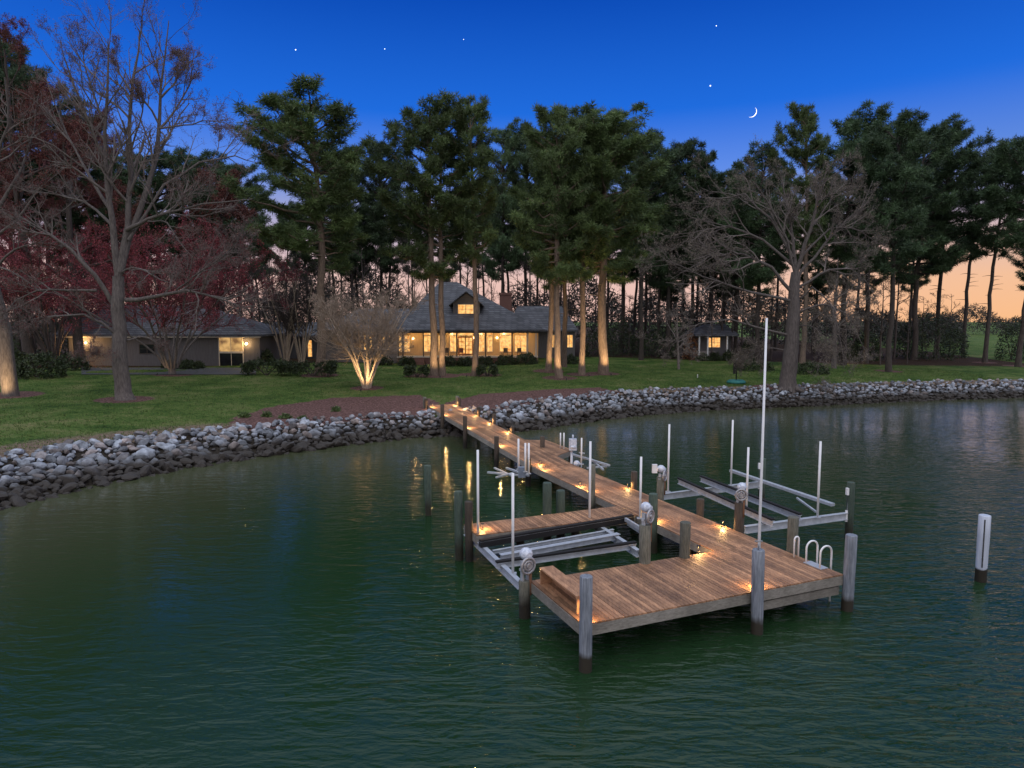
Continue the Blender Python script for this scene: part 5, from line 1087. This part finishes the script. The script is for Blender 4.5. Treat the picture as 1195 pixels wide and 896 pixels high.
# garden odds and ends
p = ground_hit(859, 447); post = empty('garden_post', p, 'dark post with small white cap on a teal round base, on the lawn', 'post')
s = p.y / F; mb = MB(); mb.tube([p + Vector((0, 0, .02)), p + Vector((0, 0, .2)), p + Vector((0, 0, .32))], [11 * s, 10.5 * s, 8 * s], 20); mb.build('base', M['teal'], post)
mb = MB(); mb.tube([p + Vector((0, 0, .3)), p + Vector((0, 0, 28 * s))], .05, 8); mb.box(p.x - .3, p.x - .1, p.y - .1, p.y + .1, .9 + p.z, p.z + 24 * s); mb.build('pole', M['black'], post)
mb = MB(); mb.ball(p + Vector((0, 0, 28.5 * s)), .1, 10); mb.build('cap', M['whitepaint'], post)
p = ground_hit(814, 441); mb = MB(); mb.tube([p - Vector((0, 0, .1)), p + Vector((0, 0, .32)), p + Vector((0, 0, .36))], [.055, .055, .03], 8); tag(mb.build('marker_stake', M['whitepaint']), 'short white stake standing alone on the lawn', 'stake')

# ------------------------------------------------------------------ landscape uplights
def uplight(px, py, tgt_px, tgt_py, label, energy, side=0.0, dist=1.3, spot=70):
    energy *= 2.6; dist *= 2.0
    b_ = ground_hit(px, py); p = b_ + Vector((side, -dist, 0)); p.z = gz(p.x, p.y); aim = atY(tgt_px, tgt_py * .45 + py * .55, b_.y); spot = max(spot, 88)
    t = empty('landscape_light', p, label, 'landscape light', 'uplights on the lawn'); d = (aim - p).normalized()
    mb = MB(); mb.tube([p - Vector((0, 0, .1)), p + Vector((0, 0, .12))], .02, 6); mb.tube([p + Vector((0, 0, .12)), p + Vector((0, 0, .12)) + d * .16], [.05, .065], 10); mb.build('lamp_body', M['black'], t)
    lamp('bulb', 'SPOT', p + Vector((0, 0, .13)) + d * .19, energy, t, (1.0, .64, .30), .04, spot, aim, .8)
uplight(428, 453, 428, 370, 'uplight at the foot of the vase-shaped crape myrtle', 210, 0, 1.2, 95)
uplight(507, 438, 507, 340, 'uplight at the foot of the twin-trunked pine', 420, .9, 1.4, 60)
uplight(640, 433, 642, 340, 'uplight at the foot of the pine nearest the porch corner', 300, .6, 1.2, 50)
uplight(653, 441, 655, 330, 'uplight at the foot of the front pine of the clump', 420, .5, 1.2, 55)
uplight(679, 437, 679, 330, 'uplight at the foot of the middle pine of the clump', 420, .5, 1.2, 55)
uplight(704, 436, 707, 330, 'uplight at the foot of the leaning outermost pine of the clump', 420, .5, 1.2, 55)
uplight(554, 438, 554, 370, 'uplight at the foot of the slender pine', 60, -.7, 1.2, 50)
uplight(12, 462, 2, 380, 'uplight at the foot of the leaning leafless tree', 260, 0.5, 1.3, 70)
uplight(201, 437, 201, 390, 'uplight at the foot of the crimson maple', 12, -.6, .9, 80)
p = ground_hit(985, 424); t = empty('garden_lamp', p, 'low yellow garden lamp glowing in the bushes beyond the wide grey tree', 'lamp')
mb = MB(); mb.tube([p, p + Vector((0, 0, .9))], .04, 8); mb.build('post', M['black'], t); mb = MB(); mb.ball(p + Vector((0, 0, 1.05)), .16, 10); mb.build('lamp_shade', M['bulb'], t); lamp('bulb', 'POINT', p + Vector((0, -.35, 1.1)), 45, t, (1, .68, .2), .1)

# ------------------------------------------------------------------ sky bodies
def far_pt(px, py, dist): r = ray(px, py).normalized(); return Vector((0, 0, CAMH)) + r * dist
mc = far_pt(877, 130.5, 3000); rad = 5.6 / F * 3000 * .93
vd = (Vector((0, 0, CAMH)) - mc).normalized(); rt_ = Vector((0, 0, 1)).cross(vd).normalized(); upv = vd.cross(rt_)
ax = (upv * math.cos(R(35)) - rt_ * math.sin(R(35)) * -1).normalized()      # the horns' axis
lit = ax.cross(vd).normalized(); lit = lit if lit.dot(rt_ - upv) > 0 else -lit
V = []; Fc = []; nA, nB = 20, 5
for i in range(nA + 1):
    ph = math.pi * i / nA
    for j in range(nB + 1):
        th = R(-8) + R(38) * j / nB
        for rr_ in (1.0, .985):
            V.append(mc + (ax * math.cos(ph) + (lit * math.cos(th) + vd * math.sin(th)) * math.sin(ph)) * rad * rr_)
st_ = (nB + 1) * 2
for i in range(nA):
    for j in range(nB):
        a = i * st_ + j * 2; b_ = a + st_; Fc += [(a, b_, b_ + 2, a + 2), (a + 1, a + 3, b_ + 3, b_ + 1)]
mb = MB(); mb.add(V, Fc, 0, .5, True); tag(mb.build('moon', M['moon']), 'thin crescent moon low in the blue dusk sky', 'moon')
for px, py, r, lb in ((345, 58, 1.0, 'bright star above the broad-crowned pine'), (449, 57, .8, 'star above the gap beside the twin-trunked pine'), (541, 46, .6, 'faint star above the slender pine'), (829, 100, 1.15, 'brightest star, just above the crescent moon'), (836, 30, .8, 'star near the top of the sky, high above the moon')):
    p = far_pt(px, py, 3000); mb = MB(); mb.ball(p, r * .62 / F * 3000, 8); tag(mb.build('star', M['star']), lb, 'star', 'stars in the dusk sky')

# ------------------------------------------------------------------ sky, camera, render
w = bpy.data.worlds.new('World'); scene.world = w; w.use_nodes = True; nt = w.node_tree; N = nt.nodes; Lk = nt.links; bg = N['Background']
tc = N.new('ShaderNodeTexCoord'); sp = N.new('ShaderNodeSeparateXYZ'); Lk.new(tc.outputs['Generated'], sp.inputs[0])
def wramp(src, stops):
    r = N.new('ShaderNodeValToRGB'); el = r.color_ramp.elements
    while len(el) < len(stops): el.new(.5)
    for e_, (p, c) in zip(el, stops): e_.position = p; e_.color = (*c, 1)
    Lk.new(src, r.inputs[0]); return r.outputs[0]
def wmr(src, a, b_, c=0.0, d_=1.0):
    m = N.new('ShaderNodeMapRange'); m.interpolation_type = 'SMOOTHSTEP'; m.inputs['From Min'].default_value = a; m.inputs['From Max'].default_value = b_; m.inputs['To Min'].default_value = c; m.inputs['To Max'].default_value = d_; Lk.new(src, m.inputs['Value']); return m.outputs[0]
west = wramp(sp.outputs['Z'], [(0, (.58, .36, .30)), (.06, (.58, .385, .34)), (.10, (.44, .34, .38)), (.15, (.24, .26, .43)), (.20, (.085, .19, .57)), (.28, (.010, .105, .51)), (.42, (.002, .046, .32)), (.54, (.07, .14, .38)), (.66, (.36, .46, .68)), (.80, (.72, .80, .95)), (1, (.95, 1.0, 1.1))])
glow = wramp(sp.outputs['Z'], [(0, (.68, .36, .17)), (.055, (.64, .37, .22)), (.10, (.52, .35, .30)), (.15, (.25, .25, .37)), (.21, (.075, .17, .50)), (.29, (.010, .105, .51)), (.42, (.002, .046, .32)), (.54, (.07, .14, .38)), (.66, (.36, .46, .68)), (.80, (.72, .80, .95)), (1, (.95, 1.0, 1.1))])
east_fill = wramp(sp.outputs['Z'], [(0, (.55, .50, .53)), (.3, (.72, .67, .72)), (.7, (.95, .97, 1.08)), (1, (.95, 1.0, 1.1))])  # unseen sky behind the camera, brightened as added neutral fill; zenith stops likewise
dt = N.new('ShaderNodeVectorMath'); dt.operation = 'DOT_PRODUCT'; Lk.new(tc.outputs['Generated'], dt.inputs[0]); dt.inputs[1].default_value = (math.sin(R(40)), math.cos(R(40)), 0)
def wmix(f, a, b_):
    x = N.new('ShaderNodeMix'); x.data_type = 'RGBA'; Lk.new(f, x.inputs[0]); Lk.new(a, x.inputs[6]); Lk.new(b_, x.inputs[7]); return x.outputs[2]
sky = wmix(wmr(dt.outputs['Value'], .88, 1.02), west, glow); sky = wmix(wmr(sp.outputs['Y'], .25, -.45), sky, east_fill)
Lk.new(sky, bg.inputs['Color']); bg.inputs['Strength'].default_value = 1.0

cam = bpy.data.cameras.new('camera'); co = bpy.data.objects.new('camera', cam); COL.objects.link(co); scene.camera = co
co.location = (0, 0, CAMH); co.rotation_euler = (math.pi / 2 - TILT, 0, 0)
cam.sensor_width = 36; cam.lens = 36 * F / 1195; cam.clip_end = 20000; cam.clip_start = .1
scene.render.resolution_x = 1024; scene.render.resolution_y = 768
vs = scene.view_settings; vs.view_transform = 'Standard'; vs.look = 'None'; vs.exposure = 0.52; vs.gamma = 1.0; vs.use_curve_mapping = False
scene.cycles.max_bounces = 6; scene.cycles.transparent_max_bounces = 4; scene.cycles.diffuse_bounces = 3; scene.cycles.glossy_bounces = 3
scene.cycles.sample_clamp_indirect = 4.0; scene.cycles.use_denoising = True
